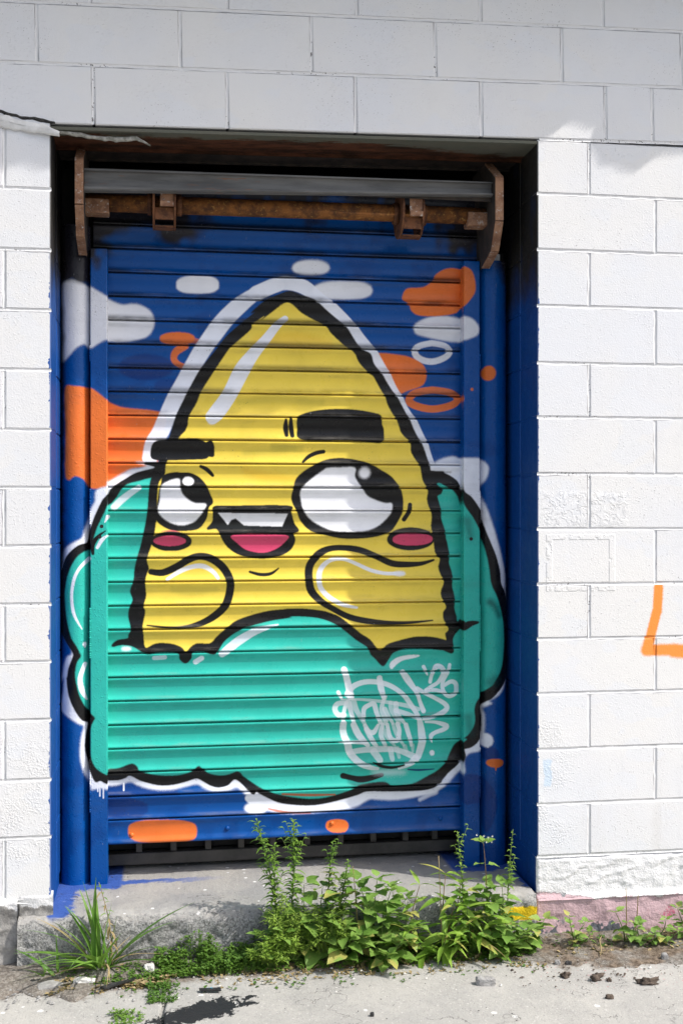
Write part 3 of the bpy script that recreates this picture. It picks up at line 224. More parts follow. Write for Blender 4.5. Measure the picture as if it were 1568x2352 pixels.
def make_mural():
    rng = np.random.default_rng(3)
    Wd = int((MX1 - MX0) / MPX); Hd = int((MZ1 - MZ0) / MPX)
    img = np.empty((Hd, Wd, 3), np.float32)
    L = {k: np.array(lin(*v)[:3], np.float32) for k, v in PAINT.items()}
    streak = lownoise(Hd, Wd, 90, rng) * .6 + lownoise(Hd, Wd, 24, rng) * .4
    img[:] = L['blue']
    dk = np.clip((streak - .55) * 1.5, 0, .28)[..., None]
    img[:] = img * (1 - dk) + L['navy'] * dk
    speck = rng.random((Hd, Wd)).astype(np.float32)
    def put(cov, r0, r1, c0, c1, col, al):
        s = streak[r0:r1, c0:c1]
        a = np.clip(cov, 0, 1) * al
        edge = (cov > .02) & (cov < .5) & (speck[r0:r1, c0:c1] > .93)         # spray grains at a soft edge
        a = np.where(edge, np.minimum(a + .35, al), a)[..., None]
        shade = (1 + .16 * (s - .5))[..., None]
        img[r0:r1, c0:c1] = img[r0:r1, c0:c1] * (1 - a) + L[col] * shade * a
    toP = lambda q: np.stack([(np.asarray(q[0::2], float) / 1000 - MX0) / MPX, (np.asarray(q[1::2], float) / 1000 - MZ0) / MPX], 1)
    for it in MURAL:
        if it[0] == 'p':
            _, col, soft, al, sm, q = it
            P = toP(q)
            if sm: P = catmull(P, True)
            pad = int(soft / 1000 / MPX * 3) + 4
            c0 = max(int(P[:, 0].min()) - pad, 0); c1 = min(int(P[:, 0].max()) + pad, Wd)
            r0 = max(int(P[:, 1].min()) - pad, 0); r1 = min(int(P[:, 1].max()) + pad, Hd)
            h, w = r1 - r0, c1 - c0
            d = np.zeros((h, w + 1), np.float32)
            for a, b in zip(P, np.roll(P, -1, 0)):
                if a[1] == b[1]: continue
                up = 1 if b[1] > a[1] else -1
                lo, hi = (a, b) if up > 0 else (b, a)
                ys = np.arange(max(math.ceil(lo[1] - .5), r0), min(math.ceil(hi[1] - .5), r1))
                if not len(ys): continue
                xs = lo[0] + (ys + .5 - lo[1]) / (hi[1] - lo[1]) * (hi[0] - lo[0]) - c0
                np.add.at(d, (ys - r0, np.clip(np.ceil(xs - .5), 0, w).astype(int)), up)
            cov = (np.cumsum(d, 1)[:, :w] != 0).astype(np.float32)
            k = 1.5 if col in ('halo', 'white') else 1
            cov = blur(cov, max(soft / 1000 / MPX * .5 * k, .5))
            if col == 'black': cov = np.clip(blur(cov, 1.6) * 2.6, 0, 1)          # fat, slightly bled outlines
            put(cov, r0, r1, c0, c1, col, al)
        else:
            _, col, soft, al, ws, q = it
            P = toP(q); w_ = np.asarray(ws, float) / 1000 / MPX
            if len(w_) == 1: w_ = np.repeat(w_, len(P))
            if len(P) > 2:
                Q = catmull(np.c_[P, w_], False); P = Q[:, :2]; w_ = np.maximum(Q[:, 2], .3)
            sf = soft / 1000 / MPX * 1.3
            pad = int(w_.max() + sf) + 3
            c0 = max(int(P[:, 0].min()) - pad, 0); c1 = min(int(P[:, 0].max()) + pad, Wd)
            r0 = max(int(P[:, 1].min()) - pad, 0); r1 = min(int(P[:, 1].max()) + pad, Hd)
            cov = np.zeros((r1 - r0, c1 - c0), np.float32)
            for i in range(len(P) - 1):
                a, b = P[i], P[i + 1]; pr = int(max(w_[i], w_[i + 1]) + sf) + 2
                x0 = max(int(min(a[0], b[0])) - pr, c0); x1 = min(int(max(a[0], b[0])) + pr + 1, c1)
                y0 = max(int(min(a[1], b[1])) - pr, r0); y1 = min(int(max(a[1], b[1])) + pr + 1, r1)
                if x1 <= x0 or y1 <= y0: continue
                X = np.arange(x0, x1)[None] + .5 - a[0]; Y = np.arange(y0, y1)[:, None] + .5 - a[1]
                dx, dy = b - a; l2 = dx * dx + dy * dy + 1e-9
                t = np.clip((X * dx + Y * dy) / l2, 0, 1)
                dist = np.hypot(X - t * dx, Y - t * dy)
                cc = np.clip((w_[i] + (w_[i + 1] - w_[i]) * t - dist) / sf + .5, 0, 1)
                v = cov[y0 - r0:y1 - r0, x0 - c0:x1 - c0]; np.maximum(v, cc, out=v)
            cov = cov * cov * (3 - 2 * cov)
            put(cov, r0, r1, c0, c1, col, al)
    # bare, unpainted metal at the very top, where the spray faded out
    zz = (np.arange(Hd) * MPX + MZ0)[:, None]; xx = (np.arange(Wd) * MPX + MX0)[None]
    wob = (streak - .5) * .22
    lim = 2.33 + .20 * np.clip((xx - .12) / .5, 0, 1) + np.where(xx > 1.3, -.20 * (xx - 1.3) / .3, 0) - np.where(xx < .1, .09, 0)
    f = np.clip((zz + wob - lim) / .07, 0, 1)[..., None] * .96
    img[:] = img * (1 - f) + L['bare'] * f
    # far sides of the posts, out of the spray's reach
    g = np.maximum(np.clip((.022 + wob * .10 - xx) / .018, 0, 1) * np.clip((zz - .85) / .3, .15, 1), np.clip((xx - 1.597 - wob * .10) / .018, 0, 1) * .8)[..., None] * .9
    img[:] = img * (1 - g) + L['bare'] * .5 * g
    im = bpy.data.images.new('mural_paint', Wd, Hd, float_buffer=True, is_data=True)
    px = np.ones((Hd, Wd, 4), np.float32); px[..., :3] = img
    im.pixels.foreach_set(px.ravel()); im.update(); im.pack()
    return im

MURAL_IMG = make_mural()

def mural_mat(name, rough_bump, relief, DUST=.30, CHIP=.35):
    t = NT(name); X = t.xyz()
    cv = t.new('ShaderNodeCombineXYZ')
    t.set(cv.inputs[0], t.ma('DIVIDE', t.ma('SUBTRACT', X[0], MX0), MX1 - MX0))
    t.set(cv.inputs[1], t.ma('DIVIDE', t.ma('SUBTRACT', X[2], MZ0), MZ1 - MZ0))
    im = t.new('ShaderNodeTexImage', image=MURAL_IMG, interpolation='Cubic', extension='EXTEND'); t.set(im.inputs[0], cv.outputs[0])
    c = im.outputs['Color']
    # grime: flecks and chips
    fl = t.ma('MULTIPLY', t.ramp(t.noise(160, 2), .66, .72), t.ramp(t.noise(7, 2), .52, .66))
    c = t.mix(t.ma('MULTIPLY', fl, .55), c, (.05, .05, .04, 1))
    sm = t.ramp(t.noise(5, 4, .6, stretch=(.35, 1, 2.2)), .56, .74)
    c = t.mix(t.ma('MULTIPLY', sm, .16), c, (.06, .07, .06, 1))
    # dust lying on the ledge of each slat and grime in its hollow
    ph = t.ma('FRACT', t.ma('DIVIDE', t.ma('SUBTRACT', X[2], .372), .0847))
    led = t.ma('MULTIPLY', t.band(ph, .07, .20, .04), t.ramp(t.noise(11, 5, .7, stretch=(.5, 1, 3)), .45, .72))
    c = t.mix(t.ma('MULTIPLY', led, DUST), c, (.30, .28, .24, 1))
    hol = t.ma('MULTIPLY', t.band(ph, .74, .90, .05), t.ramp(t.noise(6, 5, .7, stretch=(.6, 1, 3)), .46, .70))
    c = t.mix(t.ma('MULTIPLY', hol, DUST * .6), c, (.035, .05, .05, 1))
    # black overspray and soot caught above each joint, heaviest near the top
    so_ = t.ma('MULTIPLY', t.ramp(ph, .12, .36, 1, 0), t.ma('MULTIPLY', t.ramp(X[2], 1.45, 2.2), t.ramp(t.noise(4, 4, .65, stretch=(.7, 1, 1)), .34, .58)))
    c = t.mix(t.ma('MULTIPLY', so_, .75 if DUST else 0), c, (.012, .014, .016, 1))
    # scratches and chips through the coat
    scr = t.ma('MULTIPLY', t.ramp(t.noise(70, 3, .6, stretch=(2.2, 1, .35)), .70, .73), t.ramp(t.noise(4, 2), .50, .62))
    c = t.mix(t.ma('MULTIPLY', scr, CHIP), c, (.45, .45, .44, 1))
    b = t.bump(t.noise(260, 3), .0006, rough_bump)
    b = t.bump(t.ramp(t.voro(95), 0, .35, 1, 0), .0012, relief, b)
    b = t.bump(t.noise(38, 4, .6), .003, relief * .7, b)
    r = t.ramp(t.noise(24, 3), .3, .7, .24, .42)
    return t.done(c, r, b, spec=.27)

M = {}
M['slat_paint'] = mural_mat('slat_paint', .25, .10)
M['post_paint'] = mural_mat('post_paint', .8, .75, 0.0, .5)

def wall_mat():
    t = NT('white_block_paint'); X = t.xyz(); x, y, z = X[0], X[1], X[2]
    big = t.noise(1.3, 4, .6); med = t.noise(9, 4, .6)
    c = t.mix(t.ramp(big, .35, .7), (.79, .785, .775, 1), (.745, .76, .80, 1))
    c = t.mix(t.ma('MULTIPLY', t.ramp(t.noise(4.2, 3, .5, stretch=(1, 1, 1.6)), .54, .58), .5), c, (.75, .77, .81, 1))
    c = t.mix(t.ma('MULTIPLY', t.ma('MULTIPLY', t.ramp(z, .2, .75, .8, 0), t.ramp(t.noise(6, 5, .7, stretch=(1.5, 1, .4)), .50, .70)), .35), c, (.52, .49, .45, 1))
    c = t.mix(t.ma('MULTIPLY', t.ramp(med, .5, .75), .25), c, (.72, .72, .73, 1))
    # dark flecks where the paint missed a pore
    pit = t.ma('MULTIPLY', t.ramp(t.noise(210, 1), .70, .735), t.ramp(t.noise(2.3, 3), .47, .60))
    c = t.mix(t.ma('MULTIPLY', pit, .75), c, (.10, .09, .09, 1))
    # faint grey scuffs
    sc = t.ma('MULTIPLY', t.ramp(t.noise(3, 5, .7, stretch=(2, 1, .5)), .60, .72), .22)
    c = t.mix(sc, c, (.50, .51, .53, 1))
    # pale blue touch of an older coat
    bl = t.ma('MULTIPLY', t.band(t.ma('ADD', x, t.ma('MULTIPLY', t.ma('SUBTRACT', t.noise(30, 3), .5), .03)), 1.655, 1.685, .004), t.band(t.ma('ADD', z, t.ma('MULTIPLY', med, .05)), .545, .635, .006))
    c = t.mix(t.ma('MULTIPLY', bl, .6), c, lin(190, 215, 238))
    # orange sprayed angle, right of the door
    jit = t.ma('MULTIPLY', t.ma('SUBTRACT', t.noise(160, 3), .5), .010)
    def arm(a, b, w0, w):
        d = t.ma('ADD', t.seg(a, b), jit); return t.ramp(d, w0 - w * .5, w0 + w, 1, 0)
    segs = [((2.075, 1.205), (2.070, 1.12), .016, .006), ((2.068, 1.12), (2.042, 1.02), .0165, .006), ((2.042, 1.02), (2.030, .985), .018, .009), ((2.034, .985), (2.13, .985), .018, .009), ((2.13, .982), (2.30, .965), .022, .010)]
    m = arm(*segs[0])
    for s_ in segs[1:]: m = t.ma('MAXIMUM', m, arm(*s_))
    c = t.mix(m, c, lin(243, 150, 66))
    # blue overspray along the door edges, blue painted reveal fading to bare grey
    nx = t.ma('ABSOLUTE', t.xyz(t.nrm())[0])
    ed = t.ma('MINIMUM', t.ma('ABSOLUTE', x), t.ma('ABSOLUTE', t.ma('SUBTRACT', x, 1.63)))
    inz = t.ma('MULTIPLY', t.ramp(z, .13, .19), t.ramp(z, 2.2, 2.35, 1, 0))
    rag = t.ma('MULTIPLY', t.ramp(t.ma('SUBTRACT', t.noise(34, 4, .7), t.ma('MULTIPLY', ed, 22)), .36, .42), inz)
    c = t.mix(t.ma('MULTIPLY', rag, t.ramp(nx, .3, .6, 1, 0)), c, lin(10, 78, 160))
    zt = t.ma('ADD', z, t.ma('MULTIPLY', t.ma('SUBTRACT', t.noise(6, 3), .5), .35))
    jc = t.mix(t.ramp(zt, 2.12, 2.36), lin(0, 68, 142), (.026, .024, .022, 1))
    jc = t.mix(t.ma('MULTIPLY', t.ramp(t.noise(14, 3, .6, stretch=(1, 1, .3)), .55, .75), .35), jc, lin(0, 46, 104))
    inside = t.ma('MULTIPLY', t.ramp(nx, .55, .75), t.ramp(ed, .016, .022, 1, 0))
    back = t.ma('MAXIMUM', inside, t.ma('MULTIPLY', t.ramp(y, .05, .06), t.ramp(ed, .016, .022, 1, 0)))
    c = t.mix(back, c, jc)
    # chipped arrises at the door edges
    chp = t.ma('MULTIPLY', t.ramp(t.ma('SUBTRACT', t.noise(55, 3, .7), t.ma('MULTIPLY', ed, 30)), .50, .54), t.ma('MULTIPLY', t.ramp(nx, .3, .6, 1, 0), t.band(z, 2.30, 2.735, .02)))
    c = t.mix(t.ma('MULTIPLY', chp, .9), c, (.05, .048, .045, 1))
    # relief: block grain under thick paint, drips, glue scars
    b = t.bump(t.ramp(t.noise(210, 2, .5), .25, .75), .0016, .22)
    b = t.bump(t.ma('MULTIPLY', t.ramp(t.noise(150, 2), .60, .70), t.ramp(t.noise(5, 2), .35, .65)), .0022, .6, b)
    b = t.bump(t.noise(26, 5, .65), .005, .15, b)
    zone = t.ma('MULTIPLY', t.band(x, 1.66, 1.955, .02), t.band(z, 1.425, 1.535, .015))
    b = t.bump(t.ma('MULTIPLY', t.ramp(t.noise(42, 4, .6, dist=.8), .46, .54), zone), .0035, .55, b)
    def frame(x0, x1, z0, z1):
        o = t.ma('MULTIPLY', t.band(x, x0, x1, .0025), t.band(z, z0, z1, .0025))
        i = t.ma('MULTIPLY', t.band(x, x0 + .022, x1 - .022, .0025), t.band(z, z0 + .018, z1 - .018, .0025))
        return t.ma('SUBTRACT', o, i, clamp=True)
    wob = frame(1.665, 1.915, 1.195, 1.392)
    b = t.bump(t.ma('MULTIPLY', wob, t.ramp(t.noise(24, 3), .40, .50)), .0028, .55, b)
    z2 = t.ma('MULTIPLY', t.ma('MULTIPLY', t.ramp(x, 1.70, 1.80, 1, 0), t.band(z, .30, .74, .06)), t.ramp(t.noise(9, 3), .42, .58))
    b = t.bump(t.ma('MULTIPLY', t.ramp(t.noise(150, 3), .3, .7), z2), .0024, .5, b)
    return t.done(c, t.ramp(t.noise(30), .3, .7, .48, .62), b, spec=.35)
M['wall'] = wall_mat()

def mortar_mat():
    t = NT('painted_mortar')
    c = t.mix(t.ramp(t.noise(5, 3), .35, .7), (.80, .80, .81, 1), (.77, .775, .785, 1))
    zz = t.xyz()[2]
    pit = t.ma('MULTIPLY', t.ramp(t.noise(120, 2), .60, .66), t.ramp(t.ma('ADD', t.noise(3.1, 3), t.ramp(zz, 2.6, 3.2, 0, .045)), .56, .62))
    c = t.mix(t.ma('MULTIPLY', pit, .9), c, (.05, .045, .045, 1))
    d = t.ma('MINIMUM', t.seg((2.044, 1.03), (2.036, .99)), t.seg((2.06, .985), (2.30, .965)))
    c = t.mix(t.ramp(d, .016, .024, 1, 0), c, lin(236, 140, 60))
    return t.done(c, .6, t.bump(t.noise(90, 4, .65), .004, .6), spec=.3)
M['mortar'] = mortar_mat()

def render_mat():      # rough coat and base at the foot of the wall: white over grey over pink
    t = NT('foot_paint'); X = t.xyz(); x, z = X[0], X[2]
    n1 = t.noise(14, 5, .7); n2 = t.noise(4.5, 4, .65); n5 = t.noise(60, 4, .7)
    grey = (.20, .21, .225, 1); pink = lin(198, 170, 176)
    c = t.mix(t.ramp(t.ma('ADD', t.noise(3.3, 4, .6, stretch=(1, 1, .6)), t.ma('MULTIPLY', z, .9)), .66, .68), pink, grey)
    c = t.mix(t.ramp(t.ma('SUBTRACT', t.noise(7, 4, .7), t.ma('MULTIPLY', z, 3.5)), .44, .47), c, (.12, .13, .15, 1))
    c = t.mix(t.ramp(t.noise(10, 5, .75), .70, .73), c, (.04, .04, .04, 1))
    mg = t.ma('MULTIPLY', t.band(x, 2.03, 2.20, .02), t.ramp(t.ma('ADD', n1, t.ma('MULTIPLY', z, -1.5)), .46, .52))
    c = t.mix(t.ma('MULTIPLY', mg, .7), c, lin(190, 70, 110))
    zz = t.ma('ADD', z, t.ma('MULTIPLY', t.ma('SUBTRACT', n2, .5), .07))
    zz = t.ma('ADD', zz, t.ma('MULTIPLY', t.ma('SUBTRACT', n5, .5), .022))
    lim = t.ramp(x, 1.6, 2.2, .146, .118, False)
    wh = t.ramp(t.ma('SUBTRACT', zz, lim), -.002, .003)
    wh = t.ma('MULTIPLY', wh, t.ramp(t.ma('ADD', t.noise(17, 4, .7), t.ma('MULTIPLY', z, .9)), .36, .40))
    c = t.mix(wh, c, (.78, .78, .795, 1))
    b = t.bump(t.noise(150, 3, .6), .004, .6)
    b = t.bump(t.noise(45, 4, .7), .007, .5, b)
    b = t.bump(wh, .003, .8, b)
    return t.done(c, .68, b, spec=.3)
M['foot'] = render_mat()

def foot_left():
    t = NT('grey_footing'); X = t.xyz(); x, z = X[0], X[2]
    c = t.mix(t.ramp(t.noise(18, 5, .7), .3, .7), (.17, .165, .16, 1), (.42, .41, .39, 1))
    zz = t.ma('ADD', z, t.ma('MULTIPLY', t.ma('SUBTRACT', t.noise(16, 5, .7), .5), .09))
    c = t.mix(t.ramp(zz, .188, .196), c, (.78, .78, .79, 1))
    c = t.mix(t.ma('MULTIPLY', t.band(zz, .168, .187, .008), .45), c, (.05, .048, .046, 1))
    return t.done(c, .85, t.bump(t.noise(110, 4, .7), .006, .8))
M['footing'] = foot_left()

def kerb_mat():
    t = NT('kerb_concrete'); X = t.xyz(); x, y, z = X[0], X[1], X[2]
    up = t.ramp(t.xyz(t.nrm())[2], .35, .75)
    n = t.noise(24, 5, .7); f = t.noise(140, 4, .7)
    front = t.mix(t.ramp(f, .30, .72), (.15, .15, .148, 1), (.52, .52, .51, 1))
    front = t.mix(t.ma('MULTIPLY', t.ramp(t.noise(4, 4, .65), .5, .7), .45), front, (.17, .17, .165, 1))
    pale = t.ramp(t.noise(11, 5, .7, stretch=(1, 1, .45)), .58, .70)
    front = t.mix(t.ma('MULTIPLY', pale, .5), front, (.47, .47, .48, 1))
    top = t.mix(t.ramp(t.noise(5, 5, .6), .35, .7), (.38, .365, .34, 1), (.31, .305, .30, 1))
    top = t.mix(t.ma('MULTIPLY', t.ramp(t.noise(60, 4, .7), .55, .7), .4), top, (.20, .195, .19, 1))
    c = t.mix(up, front, top)
    # worn dark and pale speckle on the arris
    ar = t.ma('MULTIPLY', t.band(y, -.05, .012, .01), t.ramp(z, .14, .16))
    c = t.mix(t.ma('MULTIPLY', t.ma('MULTIPLY', ar, t.ramp(t.noise(45, 4, .7), .42, .6)), .55), c, (.45, .44, .42, 1))
    # white paint drops
    v = t.voro(34); vr = t.voro(34, out='Color')
    sz = t.ma('MULTIPLY', t.ramp(t.xyz(vr)[0], .72, 1.0, 0, .24), 1)
    dr = t.ma('MULTIPLY', t.ramp(t.ma('SUBTRACT', v, sz), -.01, .02, 1, 0), t.ramp(t.xyz(vr)[0], .62, .66))
    c = t.mix(t.ma('MULTIPLY', dr, t.ma('MULTIPLY', up, .9)), c, (.78, .78, .78, 1))
    # cracks
    cr = t.ma('MULTIPLY', t.ramp(t.ma('ABSOLUTE', t.ma('SUBTRACT', t.noise(5, 4, .6, stretch=(.7, 2, 2)), .5)), .0, .006, 1, 0), t.ramp(t.noise(4.3, 2), .54, .58))
    # blue overspray beside the posts and along the foot of the guides
    jn = t.ma('MULTIPLY', t.ma('SUBTRACT', n, .5), .10)
    dl = t.ma('ADD', t.ma('MULTIPLY', x, 1.0), jn); dd = t.ma('ADD', y, jn)
    L1 = t.ma('MULTIPLY', t.ma('MULTIPLY', t.ramp(dl, .02, .09, 1, 0), t.ramp(x, -.03, -.005)), t.ramp(y, -.06, .02))
    L2 = t.ma('MULTIPLY', t.ramp(dd, .19, .27), t.ma('MAXIMUM', t.ramp(x, .18, .24, 1, 0), t.ramp(x, 1.36, 1.44)))
    L3 = t.ma('MULTIPLY', t.band(dd, .262, .32, .02), t.ramp(x, .2, .9, .6, 0))
    L4 = t.ma('MULTIPLY', t.ramp(t.ma('ADD', x, jn), 1.575, 1.625), t.ramp(y, .01, .05))
    blue = t.ramp(t.ma('MAXIMUM', t.ma('MAXIMUM', L1, L2), t.ma('MAXIMUM', L3, L4)), .22, .62)
    c = t.mix(t.ma('MULTIPLY', blue, .88), c, lin(6, 74, 162))
    # yellow block of paint at the right end
    ye = t.ma('MULTIPLY', t.ramp(t.ma('ADD', x, t.ma('MULTIPLY', jn, .5)), 1.485, 1.495), t.band(t.ma('ADD', z, t.ma('MULTIPLY', jn, .25)), .078, .123, .003))
    c = t.mix(t.ma('MULTIPLY', ye, t.ramp(f, .18, .28)), c, lin(232, 198, 38))
    b = t.bump(t.mix(up, f, t.ma('MULTIPLY', f, .25)), .008, .9)
    b = t.bump(t.noise(45, 5, .7), .008, .55, b)
    b = t.bump(t.ma('MULTIPLY', cr, -1), .004, .8, b)
    c = t.mix(t.ma('MULTIPLY', cr, t.ma('MULTIPLY', up, .7)), c, (.07, .065, .06, 1))
    return t.done(c, .86, b, spec=.25)
M['kerb'] = kerb_mat()

def walk_mat():
    t = NT('pavement_concrete'); X = t.xyz(); x, y = X[0], X[1]
    c = t.mix(t.ramp(t.noise(3.2, 5, .62), .32, .7), (.43, .42, .395, 1), (.35, .345, .33, 1))
    c = t.mix(t.ma('MULTIPLY', t.ramp(t.noise(30, 5, .7), .52, .70), .5), c, (.29, .285, .275, 1))
    c = t.mix(t.ma('MULTIPLY', t.ramp(t.noise(170, 3, .7), .58, .68), .7), c, (.17, .165, .16, 1))
    c = t.mix(t.ma('MULTIPLY', t.ramp(t.noise(95, 3, .6), .62, .68), .5), c, (.66, .65, .63, 1))
    v = t.voro(19); vc = t.xyz(t.voro(19, out='Color'))
    dr = t.ma('MULTIPLY', t.ramp(t.ma('SUBTRACT', v, t.ma('ADD', t.ramp(vc[0], .8, 1, .0, .17), t.ma('MULTIPLY', t.ma('SUBTRACT', t.noise(90, 3), .5), .22))), -.02, .02, 1, 0), t.ramp(vc[0], .80, .82))
    c = t.mix(t.ma('MULTIPLY', dr, .75), c, (.74, .74, .73, 1))
    # pink and red paint crumbs near the right-hand wall
    pk = t.ma('MULTIPLY', t.ramp(t.noise(75, 2), .68, .70), t.ma('MULTIPLY', t.ramp(x, 1.45, 1.6), t.ramp(y, -.55, -.36)))
    c = t.mix(t.ma('MULTIPLY', pk, .8), c, lin(190, 100, 105))
    # black tar spill, broken at the edges
    u = t.ma('DIVIDE', t.ma('SUBTRACT', x, .47), .165); w = t.ma('DIVIDE', t.ma('ADD', y, t.ma('MULTIPLY_ADD', x, -.38, .60)), .075)
    d = t.ma('SQRT', t.ma('ADD', t.ma('MULTIPLY', u, u), t.ma('MULTIPLY', w, w)))
    d = t.ma('ADD', d, t.ma('MULTIPLY', t.ma('SUBTRACT', t.noise(20, 5, .75, dist=.5), .5), 2.1))
    tar = t.ramp(d, .82, .90, 1, 0)
    c = t.mix(tar, c, (.022, .023, .026, 1))
    # soil washed over the edge near the wall
    so_ = t.ma('ADD', y, t.ma('MULTIPLY', t.ma('SUBTRACT', t.noise(9, 5, .7), .5), .30))
    lim = t.ma('ADD', t.ramp(x, .2, .5, -.26, -.20), t.ramp(x, 1.45, 1.65, 0, -.10))
    soil = t.ramp(t.ma('SUBTRACT', so_, lim), -.01, .06)
    c = t.mix(t.ma('MULTIPLY', soil, .85), c, t.mix(t.ramp(t.noise(120, 3), .4, .65), (.10, .075, .055, 1), (.22, .17, .13, 1)))
    cr = t.ma('MULTIPLY', t.ramp(t.ma('ABSOLUTE', t.ma('SUBTRACT', t.noise(2.6, 6, .6), .5)), .0, .0035, 1, 0), t.ramp(t.noise(3, 3), .52, .56))
    c = t.mix(t.ma('MULTIPLY', cr, .6), c, (.10, .095, .09, 1))
    b = t.bump(t.noise(130, 4, .7), .003, .6)
    b = t.bump(t.noise(22, 5, .65), .008, .5, b)
    b = t.bump(t.ma('MULTIPLY', tar, 1), .003, .6, b)
    b = t.bump(t.ma('MULTIPLY', cr, -1), .003, .7, b)
    return t.done(c, t.mix(tar, (.88, .88, .88, 1), (.55, .55, .55, 1)), b, spec=.25)
M['walk'] = walk_mat()

def soil_mat():
    t = NT('soil')
    c = t.mix(t.ramp(t.noise(60, 5, .7), .35, .68), (.10, .075, .056, 1), (.30, .24, .185, 1))
    c = t.mix(t.ma('MAXIMUM', t.ramp(t.noise(8, 4, .6), .42, .62), t.ramp(t.xyz()[0], .5, .9, .75, 0)), c, t.mix(t.ramp(t.noise(90, 4, .7), .4, .65), (.19, .175, .155, 1), (.39, .37, .34, 1)))
    return t.done(c, .95, t.bump(t.noise(160, 4, .7), .008, 1), spec=.1)
M['soil'] = soil_mat()

def simple(name, a, b, scale=20, rough=.8, bd=.002, bs=.5, metal=0, lo=.35, hi=.65, detail=4):
    t = NT(name)
    c = t.mix(t.ramp(t.noise(scale, detail, .65), lo, hi), (*a, 1), (*b, 1))
    return t.done(c, rough, t.bump(t.noise(scale * 4, 4, .7), bd, bs), metal)
M['asphalt'] = simple('asphalt', (.16, .16, .155), (.24, .235, .225), 40, .9)
M['ground'] = simple('far_ground', (.16, .15, .12), (.22, .2, .17), 3, .95)
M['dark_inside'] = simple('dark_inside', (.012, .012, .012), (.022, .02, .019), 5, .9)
M['dark_steel'] = simple('dark_steel', (.025, .022, .02), (.06, .045, .036), 18, .75)
def bar_mat():
    t = NT('grey_steel'); X = t.xyz()
    c = t.mix(t.ramp(t.noise(7, 5, .65, stretch=(.3, 1, 2)), .35, .65), (.10, .10, .10, 1), (.19, .19, .188, 1))
    rs = t.ma('MULTIPLY', t.ramp(t.noise(26, 5, .7, stretch=(.25, 1, 2.4)), .60, .66), t.ramp(t.noise(3.2, 2), .46, .56))
    c = t.mix(t.ma('MULTIPLY', rs, .75), c, (.23, .11, .06, 1))
    return t.done(c, .55, t.bump(t.noise(120, 3), .0008, .4), 0, .3)
M['grey_steel'] = bar_mat()
M['gate'] = simple('gate_paint', (.035, .033, .03), (.065, .06, .055), 12, .6, .001, .4)
M['stone'] = simple('stone', (.26, .255, .25), (.40, .395, .385), 40, .9, .004, .8)
M['clod'] = simple('earth_clod', (.07, .052, .04), (.15, .115, .09), 70, .95, .005, 1)
M['white_chip'] = simple('white_chip', (.60, .59, .56), (.78, .77, .75), 60, .8, .003, .7)
M['black_bit'] = simple('black_bit', (.012, .012, .013), (.03, .03, .032), 50, .6)
M['wood'] = simple('weathered_wood', (.27, .25, .23), (.42, .40, .37), 60, .85)
M['olive_flake'] = simple('old_paint_flake', (.20, .20, .17), (.45, .44, .41), 55, .8, .003, .7)
M['white_flake'] = simple('white_flake', (.62, .62, .61), (.80, .80, .80), 14, .6, .003, .5)
M['black_gap'] = simple('crack_black', (.018, .018, .018), (.06, .058, .055), 60, .85, .004, .8)
M['eave'] = simple('eave_sheet', (.62, .62, .62), (.7, .7, .7), 6, .6)

def rust(name, dark, mid, pale, pa=.5):
    t = NT(name)
    c = t.mix(t.ramp(t.noise(26, 5, .7), .35, .62), (*dark, 1), (*mid, 1))
    c = t.mix(t.ma('MULTIPLY', t.ramp(t.noise(75, 5, .75), .56, .68), pa), c, (*pale, 1))
    b = t.bump(t.noise(180, 4, .7), .002, .6)
    return t.done(c, .82, b, .0, .3)
M['rust'] = rust('rusty_steel', (.075, .032, .018), (.19, .078, .035), (.33, .17, .075))
M['rust_pale'] = rust('rusty_bracket', (.20, .10, .06), (.36, .20, .12), (.56, .53, .50), 1.0)
M['rust_pipe'] = rust('rusty_pipe', (.085, .036, .016), (.25, .098, .026), (.50, .27, .075), .75)
def lintel_mat():
    t = NT('rusty_lintel'); X = t.xyz(); x, y = X[0], X[1]
    c = t.mix(t.ramp(t.noise(22, 5, .7, stretch=(.3, 1, 1)), .35, .65), (.035, .017, .010, 1), (.12, .046, .025, 1))
    g = t.ramp(t.ma('ADD', t.ma('SUBTRACT', .055, y), t.ma('ADD', t.ma('MULTIPLY', t.ma('SUBTRACT', t.noise(30, 5, .75, stretch=(.3, 1, 1)), .5), .16), t.ramp(x, 1.0, 1.6, 0, .10))), -.01, .02)
    c = t.mix(t.ma('MULTIPLY', g, .85), c, (.135, .145, .12, 1))
    return t.done(c, .85, t.bump(t.noise(90, 4, .7), .004, .7), 0, .2)
M['lintel'] = lintel_mat()

def leaf_mat(name, a, b, trans=.35, rough=.45, hole=0):
    t = NT(name)
    oi = t.new('ShaderNodeObjectInfo').outputs['Random']
    f = t.ma('ADD', t.ma('MULTIPLY', oi, .5), t.ma('MULTIPLY', t.noise(28, 3), .55), clamp=True)
    c = t.mix(t.ramp(f, .2, .85), (*a, 1), (*b, 1))
    yl = t.ma('MULTIPLY', t.ramp(oi, .86, .93), t.ramp(t.noise(24, 3, .6), .36, .56))
    c = t.mix(t.ma('MULTIPLY', yl, .85 if hole else 0), c, (.50, .44, .13, 1))
    if hole: c = t.mix(t.ma('MULTIPLY', t.ramp(t.noise(70, 3, .6), .64, .70), hole), c, (.42, .33, .16, 1))
    t.done(c, rough, t.bump(t.noise(180, 3), .0015, .35), 0, .35)
    tr = t.new('ShaderNodeBsdfTranslucent'); t.set(tr.inputs[0], t.mix(.5, c, (.22, .36, .04, 1)))
    mx = t.new('ShaderNodeMixShader'); mx.inputs[0].default_value = trans
    t.set(mx.inputs[1], t.b.outputs[0]); t.set(mx.inputs[2], tr.outputs[0]); t.set(t.out.inputs[0], mx.outputs[0])
    return t.m
